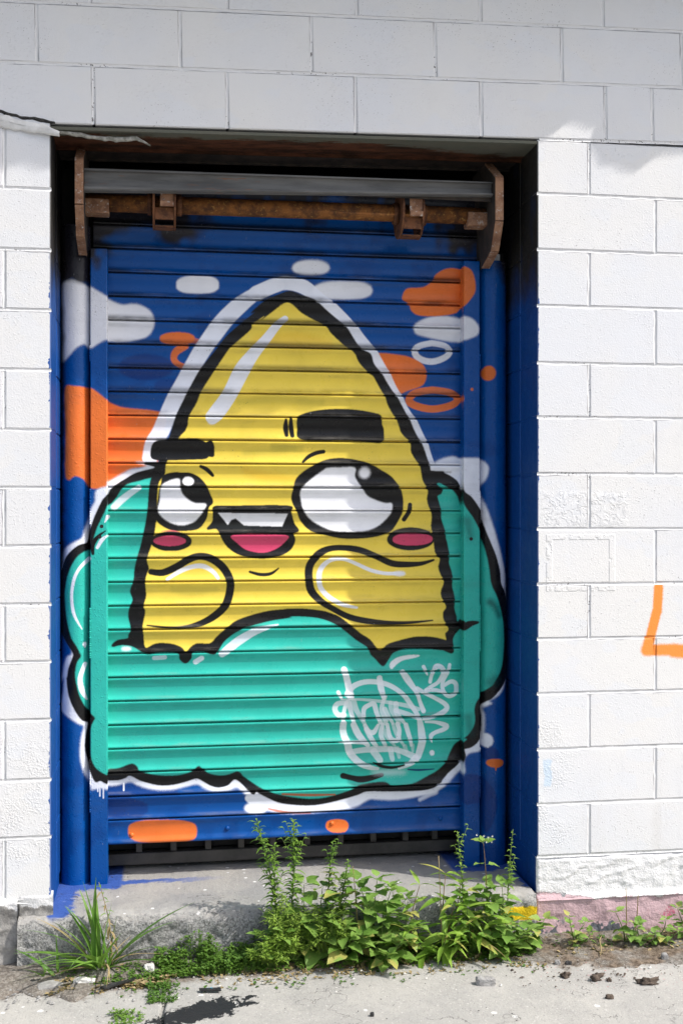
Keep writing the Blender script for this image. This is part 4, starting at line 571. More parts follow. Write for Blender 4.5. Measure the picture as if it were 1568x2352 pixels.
M['leaf_broad'] = leaf_mat('broad_leaf', (.13, .26, .04), (.28, .44, .10), .30, .5, .5)
M['leaf_lance'] = leaf_mat('lance_leaf', (.17, .33, .035), (.36, .54, .09), .35, .42, .3)
M['leaf_fine'] = leaf_mat('fine_leaf', (.20, .36, .04), (.38, .54, .10), .35)
M['leaf_tall'] = leaf_mat('tall_weed_leaf', (.14, .27, .035), (.29, .45, .08), .3)
M['blade'] = leaf_mat('grass_blade', (.08, .20, .03), (.22, .40, .07), .35, .4)
M['clover'] = leaf_mat('clover_leaf', (.07, .16, .022), (.17, .31, .05), .25)
M['stem'] = leaf_mat('green_stem', (.10, .17, .04), (.17, .24, .07), .1)
M['stem_red'] = leaf_mat('red_stem', (.16, .10, .05), (.24, .15, .07), .1)
M['straw'] = leaf_mat('dry_straw', (.30, .22, .10), (.46, .36, .20), .25, .7)
M['flower'] = simple('white_petal', (.75, .75, .7), (.85, .85, .8), 50, .6)

# ================================================================== setting
def struct(name, me_or_mb, mat, label=None):
    o = (me_or_mb.build(name, mat) if isinstance(me_or_mb, MB) else mobj(name, me_or_mb, mat)); tag(o, label, None, None, 'structure'); return o
g = MB(); g.add([(-700, -700, -.21), (700, -700, -.21), (700, 700, -.21), (-700, 700, -.21)], [(0, 1, 2, 3)])
struct('ground', g, M['ground'], 'open ground beyond the street')
g = MB(); g.box(-60, 60, -9.5, -2.52, -.2, -.13)
struct('road', g, M['asphalt'], 'grey asphalt road behind the camera')
g = MB(); g.box(-60, 60, -2.5, -2.36, -.2, .0)
struct('street_kerb', g, M['stone'], 'concrete kerb along the road')
walk = thing('pavement', 'pale worn concrete pavement in front of the wall', None); walk['kind'] = 'structure'; 
JT, JB = (.372, -.22), (.19, -2.36)
def slab(poly):
    """pavement slab: finely gridded in the near part so that it is not dead flat"""
    mb = MB(); fx0, fx1 = poly
    def fn(u, v):
        y = -2.36 + v * 2.46
        tj = (y - JT[1]) / (JB[1] - JT[1]); jx = JT[0] + (JB[0] - JT[0]) * tj
        jx += .006 * n3(0, y, 0, 9)
        a, b = (fx0, jx - .005) if fx0 is not None else (jx + .005, fx1)
        x = a + (b - a) * (u ** 1.6 if fx0 is None else 1 - (1 - u) ** 1.6)
        e = min(abs(u), 1) if fx0 is None else 1 - u
        z = .004 * fbm(x, y, 0, 2.2, 3) + .0015 * n3(x, y, 3, 22) - (.006 if e < .001 else 0)
        return (x, y, z)
    mb.grid(110, 150, fn)
    return mb
slab((None, 5.0)).build('slab', M['walk'], walk); slab((-4.5, None)).build('slab', M['walk'], walk)
g = MB(); g.add([(-60, -2.36, -.012), (60, -2.36, -.012), (60, .2, -.012), (-60, .2, -.012)], [(0, 1, 2, 3)])
b_ = g.build('bedding', M['walk'], walk)

# soil along the foot of the wall
def soil_patch(x0, x1, depth, seed):
    mb = MB()
    def fn(u, v):
        x = x0 + (x1 - x0) * u
        d = depth(x) * (1 + .35 * n3(x, seed, 0, 5) + .25 * n3(x, seed, 1, 17))
        y = .01 - d * v
        h = (.026 if x1 < 1 else .010) * math.sin(min(v * 1.7 + .15, 1.57) + .2) * (1 - v) ** .8 + .006 * (1 - v)
        z = h * (1 + .6 * n3(x, y, seed, 9)) + .004 * fbm(x, y, seed, 30, 2) * (1 - v) - .012 * (v > .97)
        return (x, y, z + .002)
    mb.grid(int((x1 - x0) / .012), 22, fn); return mb
struct('soil', soil_patch(-1.2, .95, lambda x: .26 - .10 * max(0, min(1, (x - .1) / .4)), 1), M['soil'], 'dry soil along the foot of the concrete kerb')
struct('soil', soil_patch(.95, 3.2, lambda x: .12 + .20 * max(0, min(1, (x - 1.4) / .3)), 5), M['soil'], 'brown soil strip below the pink foot of the wall')

# ================================================================== wall of blocks
ZO = 1.47
wall = thing('block_wall', 'white painted concrete block wall around the shutter doorway', 'wall', (.8, .1, 0))
_blk = {}
def block_mesh(w, h, d):
    k = (round(w, 2), round(h, 3), round(d, 2))
    if k not in _blk:
        _blk[k] = bevel_mesh('block', -k[0] / 2, k[0] / 2, 0, k[2], -k[1] / 2, k[1] / 2, .0034, 1, False)
    return _blk[k], k
mort = MB(); rnd = random.Random(4)
def put_block(x0, x1, z0, z1, y0=0, d=.19, tilt=0, jit=.0013, gap=.0036):
    w = x1 - x0 - 2 * gap; h = z1 - z0 - 2 * gap
    me, k = block_mesh(w, h, d)
    o = bpy.data.objects.new('block', me)
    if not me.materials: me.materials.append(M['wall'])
    link(o, wall)
    o.scale = (w / k[0], 1, h / k[1])
    o.location = Vector(((x0 + x1) / 2, y0 + rnd.uniform(-jit, jit), (z0 + z1) / 2)) - wall.location
    o.rotation_euler = (rnd.uniform(-.004, .004), -tilt + rnd.uniform(-.002, .002), rnd.uniform(-.0025, .0025))
def bed(x0, x1, z, tilt=0, w=.0100, y=.0014):
    """struck bed joint, slightly hollow and uneven"""
    n = max(2, int((x1 - x0) / .012)); 
    def fn(u, v):
        x = x0 + (x1 - x0) * u
        a = (v - .5) * w
        return (x, y - .001 + .0022 * (1 - abs(2 * v - 1)) + .0022 * fbm(x, z, 0, 18, 2), z + tilt * (x - x0) + a + .0016 * n3(x, z, 5, 25))
    mort.grid(n, 4, fn)
def perp(x, z0, z1, w=.0100, y=.0014):
    n = max(2, int((z1 - z0) / .012))
    def fn(u, v):
        z = z0 + (z1 - z0) * v
        return (x + (u - .5) * w + .0016 * n3(x, z, 2, 25), y - .001 + .0028 * (1 - abs(2 * u - 1)) + .0022 * fbm(x, z, 3, 18, 2), z)
    mort.grid(4, n, fn)

L = [1.272, 1.046, .849, .654, .46, .266, .078, -.11, -.299, -.485, -.674, -.867, -1.054, -1.262]
Rr = [1.290, 1.102, .908, .714, .516, .328, .132, -.059, -.25, -.44, -.629, -.822, -1.012, -1.193]
for i in range(13):
    z1, z0 = L[i] + ZO, L[i + 1] + ZO
    xs = [0, -.15, -.60, -1.05] if i % 2 == 0 else [0, -.375, -.825, -1.05]
    for a, b in zip(xs[1:], xs): put_block(a, b, z0, z1)
    for a in xs[1:-1]: perp(a, z0, z1)
    bed(-1.05, -.002, z0); 
bed(-1.05, -.002, L[0] + ZO)
for i in range(13):
    z1, z0 = Rr[i] + ZO, Rr[i + 1] + ZO
    xs = [1.63, 1.82, 2.27, 2.72, 3.0] if i % 2 == 0 else [1.63, 2.063, 2.513, 3.0]
    for a, b in zip(xs, xs[1:]): put_block(a, b, z0, z1)
    for a in xs[1:-1]: perp(a, z0, z1)
    bed(1.632, 3.0, z0)
    # second leaf of the reveal
    put_block(1.63, 2.0, z0, z1, .1915, .46, gap=.0012, jit=0)
put_block(1.63, 2.0, .13, Rr[13] + ZO, .022, .36); put_block(1.63, 2.0, .13, Rr[13] + ZO, .40, .25)
for i in range(13):
    z1, z0 = L[i] + ZO, L[i + 1] + ZO
    put_block(-.4, 0, z0, z1, .1915, .46, gap=.0012, jit=0)
T0 = lambda x: ZO + 1.258 + .0195 * x
rows = [(0, [-1.05, -.32, .131, .566, .997, 1.434, 1.88, 2.052, 2.50, 3.0]), (.1965, [-1.05, -.50, -.048, .411, .847, 1.272, 1.721, 2.161, 2.6, 3.0]),
        (.394, [-1.05, -.33, .12, .565, 1.0, 1.43, 1.87, 2.31, 2.75, 3.0]), (.592, [-1.05, -.53, -.08, .37, .81, 1.25, 1.70, 2.14, 2.6, 3.0])]
for dz, xs in rows:
    for a, b in zip(xs, xs[1:]):
        m_ = (a + b) / 2; put_block(a, b, T0(m_) + dz, T0(m_) + dz + .1965, tilt=.0195)
    for a in xs[1:-1]: perp(a, T0(a) + dz + .004, T0(a) + dz + .192)
    if dz > 0: bed(-1.05, 3.0, T0(-1.05) + dz, .0195)
bed(1.64, 3.0, T0(1.64), .0195)
mo = mort.build('mortar', M['mortar'], wall)
core = MB()                                            # grout behind the joints
for (x0, x1, z0, z1) in ((-1.05, -.0046, .16, 2.74), (1.6346, 3.0, .16, 2.76)): core.box(x0, x1, .010, .64, z0, z1)
core.box(-1.05, 3.0, .010, .18, 2.79, 3.52)
core.build('grout', M['wall'], wall)
# rough white coat and pink/grey foot, right of the door
def footing(name, x0, x1, zt, zb, ybase, mat, amp, seed):
    mb = MB(); nx = int((x1 - x0) / .006); nz = max(6, int((zt - zb) / .006))
    def fn(u, v):
        x = x0 + (x1 - x0) * u; z = zb + (zt - zb) * v
        y = ybase - amp * (.5 + fbm(x, z, seed, 7, 4)) - .5 * amp * max(0, fbm(x, z * 2.5, seed + 3, 14, 3))
        if name == 'render_coat':
            rg = 1 - abs(fbm(x * .35, z * 1.6, seed + 7, 9, 3)); y -= .0045 * max(0, rg - .88) / .12 - .0018 * fbm(x, z, seed + 8, 28, 3) - .002 * abs(fbm(x * .6, z * 1.8, seed + 9, 40, 2))
        if v > .93: y += (v - .93) / .07 * (amp * 1.0 + .006)
        if u < .004: y += .03 if name == 'plinth' else .006
        if v < .12: y -= .012 * (.12 - v) / .12
        return (x, y, z)
    mb.grid(nx, nz, fn); return mb.build(name, mat, wall)
footing('render_coat', 1.631, 3.0, .274, .128, .0015, M['foot'], .004, 2)
footing('plinth', 1.624, 3.0, .150, -.03, -.002, M['foot'], .009, 9)
footing('footing', -1.05, -.108, .228, -.03, -.004, M['footing'], .016, 4)
footing('footing', -.108, .004, .238, .10, .004, M['footing'], .012, 6)
core2 = MB(); core2.box(-1.05, -.01, .02, .6, -.05, .25); core2.box(1.66, 3.0, .03, .6, -.05, .26); core2.build('foundation', M['footing'], wall)
# roof edge above the picture: its scalloped sheets shade the top of the wall
ev = MB(); ze = 3.50
def shade_z(x):
    K = [(-2, 1.05), (-.2, 1.09), (-.08, 1.12), (.0, 1.115), (.3, 1.13), (.6, 1.17), (.9, 1.19), (1.3, 1.215), (1.56, 1.23), (1.64, 1.30), (1.69, 1.345), (1.79, 1.35), (1.83, 1.27), (1.90, 1.225), (1.98, 1.20), (2.05, 1.205), (2.10, 1.25), (2.16, 1.28), (2.24, 1.28), (2.30, 1.22), (4, 1.25), (9, 1.25)]
    for (a, p), (b, q) in zip(K, K[1:]):
        if a <= x <= b: return p + (q - p) * (x - a) / (b - a)
    return 1.2
N_ = 4800
def top_pt(u, v):
    x = -2.5 + 8 * u
    o = (ze - ZO - shade_z(x - .54)) / 2.5
    y = .20 - (.20 + o + .007 * math.sin(x * 2 * math.pi / .0125)) * v  # fine ripple added to the edge to soften its shadow
    return (x, y, ze + .05 * (1 - v) + .008 * math.sin(x * 2 * math.pi / .13))
ev.grid(N_, 1, top_pt)
ev.grid(N_, 1, lambda u, v: (lambda p: (p[0], p[1], p[2] + .004))(top_pt(u, v)))
ev.build('roof_edge', M['eave'], wall)
# dark room behind the door
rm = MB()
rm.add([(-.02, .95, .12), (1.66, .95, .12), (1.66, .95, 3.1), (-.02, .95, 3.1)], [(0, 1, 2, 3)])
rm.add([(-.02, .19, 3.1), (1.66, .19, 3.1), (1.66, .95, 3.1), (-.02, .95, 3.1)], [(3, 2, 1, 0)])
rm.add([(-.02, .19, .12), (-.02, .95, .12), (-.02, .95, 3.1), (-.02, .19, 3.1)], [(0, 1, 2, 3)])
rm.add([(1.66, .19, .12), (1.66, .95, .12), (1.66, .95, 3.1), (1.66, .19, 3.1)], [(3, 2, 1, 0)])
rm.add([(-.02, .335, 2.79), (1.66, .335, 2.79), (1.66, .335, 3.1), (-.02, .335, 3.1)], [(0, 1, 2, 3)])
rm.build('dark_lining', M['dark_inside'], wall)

# ------------------------------------------------------------------ lintel
lin_ = thing('steel_lintel', 'rusty steel lintel spanning the top of the doorway', 'lintel', (.8, .15, 2.76))
def plank(name, mat, y0, y1, zf, th, x0=-.01, x1=1.64, sl=.0195, lip=0):
    mb = MB(); z = lambda x: zf + sl * x
    def bx(ya, yb, za, zb):
        mb.add([(x0, ya, z(x0) + za), (x1, ya, z(x1) + za), (x1, yb, z(x1) + za), (x0, yb, z(x0) + za), (x0, ya, z(x0) + zb), (x1, ya, z(x1) + zb), (x1, yb, z(x1) + zb), (x0, yb, z(x0) + zb)],
               [(0,3,2,1),(4,5,6,7),(0,1,5,4),(1,2,6,5),(2,3,7,6),(3,0,4,7)])
    bx(y0, y1, 0, th)
    if lip: bx(y1 + .001, y1 + .009, -lip, th)
    return mb.build(name, mat, lin_)
plank('flange', M['lintel'], .004, .185, ZO + 1.243, .010, lip=.010)
plank('flange', M['dark_steel'], .198, .325, ZO + 1.247, .010, lip=.006)
plank('web', M['dark_steel'], .175, .183, ZO + 1.2545, .30)

# ------------------------------------------------------------------ torn strips at the left end of the lintel
def ribbon(name, label, cat, pts, w, mat, seed, group=None, thick=.006):
    t = thing(name, label, cat, pts[0], group)
    mb = MB(); n = len(pts)
    P = [Vector(p) for p in pts]
    def fn(u, v):
        f = u * (n - 1); i = min(int(f), n - 2); q = P[i].lerp(P[i + 1], f - i)
        ww = w[i] + (w[i + 1] - w[i]) * (f - i)
        a = 2 * math.pi * v
        e = 1 + .5 * fbm(q.x, v * .1, seed, 26, 3)
        return (q.x, q.y - math.cos(a) * thick * e, q.z + math.sin(a) * ww * .5 * e + .004 * n3(q.x, 0, seed, 40))
    mb.grid(60, 12, fn); return t, mb.build('strip', mat, t)
ribbon('torn_flashing', 'white painted flashing strip peeling off at the left end of the lintel', 'flashing', [(-.30, -.006, ZO + 1.262), (-.17, -.006, ZO + 1.262), (-.09, -.007, ZO + 1.247), (-.02, -.010, ZO + 1.238), (.025, -.014, ZO + 1.222)], [.040, .040, .040, .034, .016], M['white_flake'], 3)
ribbon('crack_strip', 'black strip in place of the dark open crack above the peeling white flashing', 'crack', [(-.30, .000, ZO + 1.288), (-.16, .000, ZO + 1.290), (-.10, .000, ZO + 1.275), (-.04, .000, ZO + 1.272), (.01, .000, ZO + 1.262)], [.010, .012, .008, .014, .006], M['black_gap'], 8, thick=.004)  # black strip added for the shade inside an open crack
ribbon('hanging_flake', 'ragged grey strip of old paint curling under the lintel', 'paint flake', [(.01, .012, ZO + 1.238), (.07, .018, ZO + 1.236), (.14, .022, ZO + 1.228), (.20, .022, ZO + 1.226), (.27, .025, ZO + 1.232), (.315, .03, ZO + 1.215)], [.010, .016, .012, .018, .014, .003], M['olive_flake'], 5)

# ================================================================== door sill and kerb
kerb = thing('concrete_kerb', 'rough grey concrete kerb and worn sill under the shutter', 'kerb', (.75, 0, 0))
def kerb_pt(x, s):
    """profile parameter s: 0..1 front face upwards, 1..2 sill surface inwards"""
    rough = fbm(x, s * .16, 0, 14, 4)
    if s <= 1:
        z = -.04 + s * .203
        y = -.045 - .010 * rough + .004 * n3(x, z, 0, 60) - .012 * (1 - s) + (.004 + .014 * max(0, s - .86) / .14)
        if s > .9: z -= .004 * (s - .9) / .1 * (1 + fbm(x, 1, 0, 22, 3))
        return (x, y, z)
    v = s - 1
    y = -.028 + v ** 1.25 * .78 - .006 * rough * (1 - v)
    d = .0035 * fbm(x, y, 2, 9, 4) + .0015 * n3(x, y, 0, 60) - .010 * max(0, 1 - v * 9) * (.4 + .6 * abs(fbm(x, 4, 0, 12, 3)))
    # broken patch by the left post
    pr = max(0, 1 - math.hypot((x - .13) / .13, (y - .13) / .09)); d -= .012 * pr * (1 + fbm(x, y, 8, 18, 3))
    return (x, y, .165 + d)
kb = MB(); x0, x1 = -.104, 1.616
kb.grid(245, 64, lambda u, v: kerb_pt(x0 + (x1 - x0) * u, v * 2))
for e, xx in ((0, x0), (1, x1)):
    ps = [kerb_pt(xx, k / 32 * 2) for k in range(33)] + [(xx, .75, -.04)]
    kb.add(ps, [tuple(range(34)) if e else tuple(range(33, -1, -1))])
kb.build('kerb_body', M['kerb'], kerb)
ks = MB(); ks.box(1.617, 1.631, -.0, .6, -.04, .150); ks.build('joint_fill', M['kerb'], kerb)

# ================================================================== roller shutter
sh = thing('roller_shutter', 'corrugated roller shutter with a cartoon yellow cone on a teal cloud', 'shutter', (.81, .34, .3))
PITCH, SY, SX0, SX1, ZB = .0847, .340, .112, 1.512, .372
prof = [(.0, -.010), (.0046, -.010), (.0048, .0066), (.0062, .0082), (.0095, .0082), (.0125, .0045), (.017, .0005), (.025, -.0022), (.034, -.0034), (.044, -.0034),
        (.053, -.0022), (.061, .0004), (.068, .0036), (.0730, .0066), (.0765, .0088), (.0805, .0088), (.0826, .0066), (.0828, -.010), (.0847, -.010)]
sm_ = MB(); np_ = len(prof)
vs = [(SX0, -o, t) for t, o in prof] + [(SX1, -o, t) for t, o in prof]
sm_.add(vs, [(i, np_ + i, np_ + i + 1, i + 1) for i in range(np_ - 1)], True)
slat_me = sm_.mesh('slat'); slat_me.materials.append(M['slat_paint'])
at_ = slat_me.attributes.new('sharp_edge', 'BOOLEAN', 'EDGE')
sharp = {2, 15, 1, 16, 17}
for e in slat_me.edges:
    a, b = sorted(e.vertices)
    if b - a == np_ and a in sharp: at_.data[e.index].value = True
for k in range(27):
    o = bpy.data.objects.new('slat', slat_me); link(o, sh)
    back = max(0, k - 25)
    o.location = Vector((rnd.uniform(-.001, .001), SY + .012 * back + rnd.uniform(-.0006, .0006), ZB + k * PITCH)) - sh.location
    o.rotation_euler = (-.10 * back + rnd.uniform(-.012, .012), rnd.uniform(-.0014, .0014), rnd.uniform(-.0012, .0012))
# bottom bar: deeper rail with a rolled lower lip and round-headed bolts
bp = [(-.082, -.012), (-.084, .004), (-.082, .011), (-.076, .013), (-.070, .0105), (-.064, .004), (-.056, .0015), (-.030, .0015), (-.018, .003), (-.008, .0066), (-.004, .0078), (-.0005, .0072), (-.0003, -.008)]
bb = MB(); nb = len(bp)
bb.add([(SX0, SY - o, ZB + t) for t, o in bp] + [(SX1, SY - o, ZB + t) for t, o in bp], [(i, nb + i, nb + i + 1, i + 1) for i in range(nb - 1)], True)
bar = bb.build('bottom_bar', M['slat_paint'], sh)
for bx_, bz_ in ((.245, .318), (.584, .328), (.965, .330), (1.372, .332)):
    bo = MB(); bo.grid(10, 5, lambda u, v: (bx_ + .0085 * math.sin(v * 1.57) * math.cos(u * 6.2832), SY - .0015 - .0065 * math.cos(v * 1.57), bz_ + .0085 * math.sin(v * 1.57) * math.sin(u * 6.2832)))
    o = bo.build('bolt', M['slat_paint'], bar)
# guide rails
def guide(x0, x1, zt, holes, side):
    t = bevel_mesh('guide_rail', x0, x1, .283, .323, .158, zt, .004, 2)
    o = mobj('guide_rail', t, M['post_paint'], sh)
    for hx, hz, r_ in holes:
        h = MB(); h.add([(hx + r_ * math.cos(a * .5236), .2824, hz + r_ * math.sin(a * .5236)) for a in range(12)], [tuple(range(12))[::-1]])
        h.build('hole_disc', M['dark_inside'], o)  # flat dark disc in place of the shade in an open hole
    # weld beads in the seam
    wr = random.Random(int(x0 * 100)); sx = x0 if side < 0 else x1
    for a, b in ((1.55, 1.43), (1.13, .96), (.60, .42), (2.05, 2.0)):
        z = b; wb = MB()
        while z < a:
            s_ = wr.uniform(.003, .0055); wb.add([(sx + s_ * c[0], .284 + s_ * c[1], z + s_ * 1.2 * c[2]) for c in ((1,0,0),(-1,0,0),(0,1,0),(0,-1,0),(0,0,1),(0,0,-1))],
                [(0,2,4),(2,1,4),(1,3,4),(3,0,4),(2,0,5),(1,2,5),(3,1,5),(0,3,5)], True); z += s_ * 1.5
        wb.build('weld_bead', M['post_paint'], o)
    lip = MB(); lx = x1 - .004 if side < 0 else x0 - .0 
    lip.box(lx, lx + .004, .3235, .375, .158, zt - .02); lip.build('rail_lip', M['post_paint'], o)
guide(.1035, .163, ZO + .925, ((.143, 1.42, .0065), (.1365, 1.383, .0062)), -1)
guide(1.4465, 1.508, ZO + .925, ((1.474, 1.371, .0066),), 1)
# shaft, drum wheels, end brackets, cover channel
o = MB().tube([(.085, .232, ZO + 1.070), (1.53, .232, ZO + 1.076)], .030, 24).build('shaft', M['rust_pipe'], sh)
for x0, x1, zz in ((.085, .172, 1.069), (1.44, 1.532, 1.075)):
    me = bevel_mesh('bearing_block', x0, x1, .196, .262, ZO + zz - .042, ZO + zz + .008, .003, 1)
    mobj('bearing_block', me, M['rust_pale'], sh)
def drum(cx):
    wheel = None
    for i, dx in enumerate((-.038, .034)):
        mb = MB(); x = cx + dx
        N = 28; ro, th = .088, .0035
        vs = []; 
        for sgn in (-1, 1):
            for k in range(N):
                a = 2 * math.pi * k / N; vs.append((x + sgn * th, .232 + ro * math.cos(a), ZO + 1.072 + ro * math.sin(a)))
        mb.add(vs, [tuple(range(N)), tuple(range(2 * N - 1, N - 1, -1))] + [(k, N + k, N + (k + 1) % N, (k + 1) % N) for k in range(N)])
        w_ = mb.build('drum_wheel', M['rust'], sh, normals=True)
        if i == 0: wheel = w_
    MB().tube([(cx - .060, .232, ZO + 1.072), (cx - .044, .232, ZO + 1.072)], .038, 20).build('hub', M['rust'], wheel); hub = MB(); hub.tube([(cx + .040, .232, ZO + 1.072), (cx + .058, .232, ZO + 1.072)], .038, 20)
    hub.build('hub', M['rust'], wheel)
    pl = MB(); pl.box(cx - .016, cx + .0295, .150, .156, ZO + 1.062, ZO + 1.16); pl.box(cx - .016, cx + .0295, .140, .150, ZO + 1.045, ZO + 1.062)
    pl.build('spring_plate', M['rust_pale'], wheel)
    pl = MB(); pl.box(cx - .0335, cx + .0295, .165, .171, ZO + 1.005, ZO + 1.045); pl.box(cx - .0335, cx + .0295, .19, .24, ZO + .984, ZO + .990)
    pl.build('cross_plate', M['rust'], wheel)
drum(.362); drum(1.232)
# cover channel in front of the roll
cp = [(.0, .014), (.0, .0), (.004, -.002), (.0095, -.002), (.0115, .010), (.045, .016), (.076, .012), (.079, .0), (.083, -.007), (.093, -.008), (.098, -.004), (.1, .004), (.101, .018)]
cb = MB(); nc = len(cp)
def chan(x, zt, h): return [(x, .120 + o, zt - h * t * 10) for t, o in cp]
cb.add(chan(.094, 2.626, .0775) + chan(1.508, 2.640, .050), [(i, i + 1, nc + i + 1, nc + i) for i in range(nc - 1)], False)
cb.build('cover_channel', M['grey_steel'], sh, )
hb = MB(); hb.box(.094, 1.508, .138, .142, 2.575, 2.62); hb.build('channel_back', M['dark_steel'], sh)
def bracket(x0, x1, inner):
    pr = [(.225, 2.735), (.088, 2.648), (.088, 2.495), (.145, 2.40), (.265, 2.365)] 
    w = MB(); n = len(pr); th = .005
    for i in range(n - 1):          # rim of flat bars, butted with a hair gap
        a, b = Vector(pr[i]), Vector(pr[i + 1]); d = (b - a).normalized(); nn = Vector((-d.y, d.x)) * th
        a2, b2 = a + d * .0015, b - d * .0015
        q = [a2 - nn * .5, b2 - nn * .5, b2 + nn * .5, a2 + nn * .5]
        w.add([(x0, p.x, p.y) for p in q] + [(x1, p.x, p.y) for p in q], [(0,1,2,3),(7,6,5,4),(0,4,5,1),(1,5,6,2),(2,6,7,3),(3,7,4,0)])
    pp = [(y + .004, z) for y, z in pr] + [(.40, 2.365), (.40, 2.735)]
    xi = x0 if inner < 0 else x1 - .006
    m = len(pp)
    side = MB(); side.add([(xi + .001, y, z) for y, z in pp] + [(xi + .005, y, z) for y, z in pp], [tuple(range(m)), tuple(range(2 * m - 1, m - 1, -1))] + [(k, m + k, m + (k + 1) % m, (k + 1) % m) for k in range(m)])
    so_ = side.build('end_bracket', M['dark_steel'], sh, normals=True)
    w.build('bracket_rim', M['rust_pale'], so_, normals=True)
bracket(.066, .094, 1); bracket(1.509, 1.538, -1)

# round steel posts beside the guides
def post(cx, r_, zt, label, drips):
    t = thing('steel_post', label, 'post', (cx, .335, .15), 'round steel posts beside the shutter')
    mb = MB(); N = 30; nz = 70
    def fn(u, v):
        z = .150 + (zt - .150) * v; a = 2 * math.pi * u
        e = r_ * (1 + .03 * max(0, 1 - (z - .15) / .03)) + .0007 * fbm(math.cos(a) * .1, math.sin(a) * .1, z, 24, 2) + (.0012 * fbm(math.cos(a) * .1, math.sin(a) * .1, z, 50, 2) if z < .6 else 0)
        return (cx + e * math.cos(a), .335 + e * math.sin(a), z)
    mb.grid(N, nz, fn); mb.build('shaft', M['post_paint'], t)
    cp_ = MB().tube([(cx, .335, zt - .004), (cx, .335, zt + .003)], r_ + .001, N); cp_.build('cap', M['post_paint'], t)
post(.0505, .0515, ZO + 1.005, 'left round steel post painted white orange and teal', 0)
post(1.5665, .0545, ZO + .925, 'right round steel post mostly deep blue with orange dots', 0)
# back reveal fill between posts and reveal
bk = MB(); bk.box(-.001, .112, .392, .40, .15, 2.70); bk.box(1.515, 1.6305, .395, .40, .15, 2.45); bk.build('reveal_back', M['dark_inside'], wall)
# white block added for daylight through a gap above the right post
fs = thing('daylight_block', 'small white block added for daylight seen above the right post', 'scrap', (1.578, .315, ZO + .928))
me = bevel_mesh('block_body', 1.567, 1.589, .300, .330, ZO + .9285, ZO + .958, .003, 1); mobj('block_body', me, M['white_chip'], fs)

# inner gate seen through the gap
ig = thing('inner_gate', 'dusty grey barred gate behind the gap under the shutter', 'gate', (.8, .45, .17))
mobj('bottom_rail', bevel_mesh('bottom_rail', .12, 1.50, .42, .46, .185, .229, .003, 1), M['gate'], ig)
bmsh = None
for k, x in enumerate((.144, .269, .393, .519, .640, .757, .885, 1.011, 1.135, 1.258, 1.371, 1.48)):
    if bmsh is None: bmsh = bevel_mesh('gate_bar', -.0115, .0115, 0, .03, 0, .9, .002, 1); bmsh.materials.append(M['gate'])
    o = bpy.data.objects.new('gate_bar', bmsh); link(o, ig); o.location = Vector((x, .425, .2295)) - ig.location
bkp = MB(); bkp.box(.10, 1.52, .462, .466, .232, 1.2); bkp.build('backing_sheet', M['dark_inside'], ig)

# ================================================================== plants
def leaf_mesh(name, L, Wd, n, prof, droop, fold, mat, wave=0, petiole=0):
    """leaf along +Y, face up +Z, folded along its midrib"""
    vs = []; fs = []
    if petiole:
        vs += [(-.0007, 0, 0), (.0007, 0, 0), (.0006, petiole, .002), (-.0006, petiole, .002)]; fs.append((0, 1, 2, 3))
    o0 = len(vs)
    for i in range(n + 1):
        t = i / n; w = Wd * .5 * prof(t); y = petiole + L * (t - .12 * droop * t * t); z = .002 - droop * L * .45 * t * t
        for s in (-1, -.5, 0, .5, 1):
            zz = z + abs(s) * w * fold + wave * w * math.sin(t * 17 + s * 2) * abs(s)
            vs.append((s * w, y, zz))
    for i in range(n):
        for k in range(4):
            a = o0 + i * 5 + k; fs.append((a, a + 1, a + 6, a + 5))
    me = bpy.data.meshes.new(name); me.from_pydata(vs, [], fs)
    for p in me.polygons: p.use_smooth = True
    me.materials.append(mat); me.update(); return me
ov = lambda t: max(.02, math.sin(math.pi * min(1, t) ** .62) ** .85 * (1 - .25 * t))
lanc = lambda t: max(.03, math.sin(math.pi * t ** .75) ** .9)
blade = lambda t: max(.03, (min(1, .55 + t * 1.6)) * (1 - t ** 2.6))
LB = [leaf_mesh('leaf', .085, .066, 6, ov, .35 + .25 * k, .22, M['leaf_broad'], .10, .02) for k in range(3)]
LL = [leaf_mesh('leaf', .13, .028, 7, lanc, .45 + .35 * k, .30, M['leaf_lance'], .05, .004) for k in range(3)]
GB = [leaf_mesh('blade', .30, .021, 9, blade, dd, .35, M['blade']) for dd in (.15, .55, 1.1, 1.6)]

GD = [leaf_mesh('blade', .28, .012, 9, blade, dd, .5, M['straw'], .1) for dd in (.5, 1.0, 1.7, 2.1)]
def frame(d, up=(0, 0, 1), roll=0):
    y = Vector(d).normalized(); u = Vector(up)
    x = y.cross(u)
    if x.length < 1e-3: x = Vector((1, 0, 0))
    x.normalize(); z = x.cross(y)
    m = Matrix((x, y, z)).transposed()
    return (m @ Matrix.Rotation(roll, 3, 'Y')).to_4x4()

def put_leaf(root, me, p, d, s, roll=0, name='leaf'):
    o = bpy.data.objects.new(name, me); link(o, root)
    o.matrix_local = Matrix.Translation(Vector(p) - root.location) @ frame(d, roll=roll) @ Matrix.Scale(s, 4)

def curve(base, top, bend, n=9):
    b, t = Vector(base), Vector(top); o = []
    for i in range(n + 1):
        f = i / n; q = b.lerp(t, f); q += Vector(bend) * math.sin(math.pi * f); o.append(q)
    return o

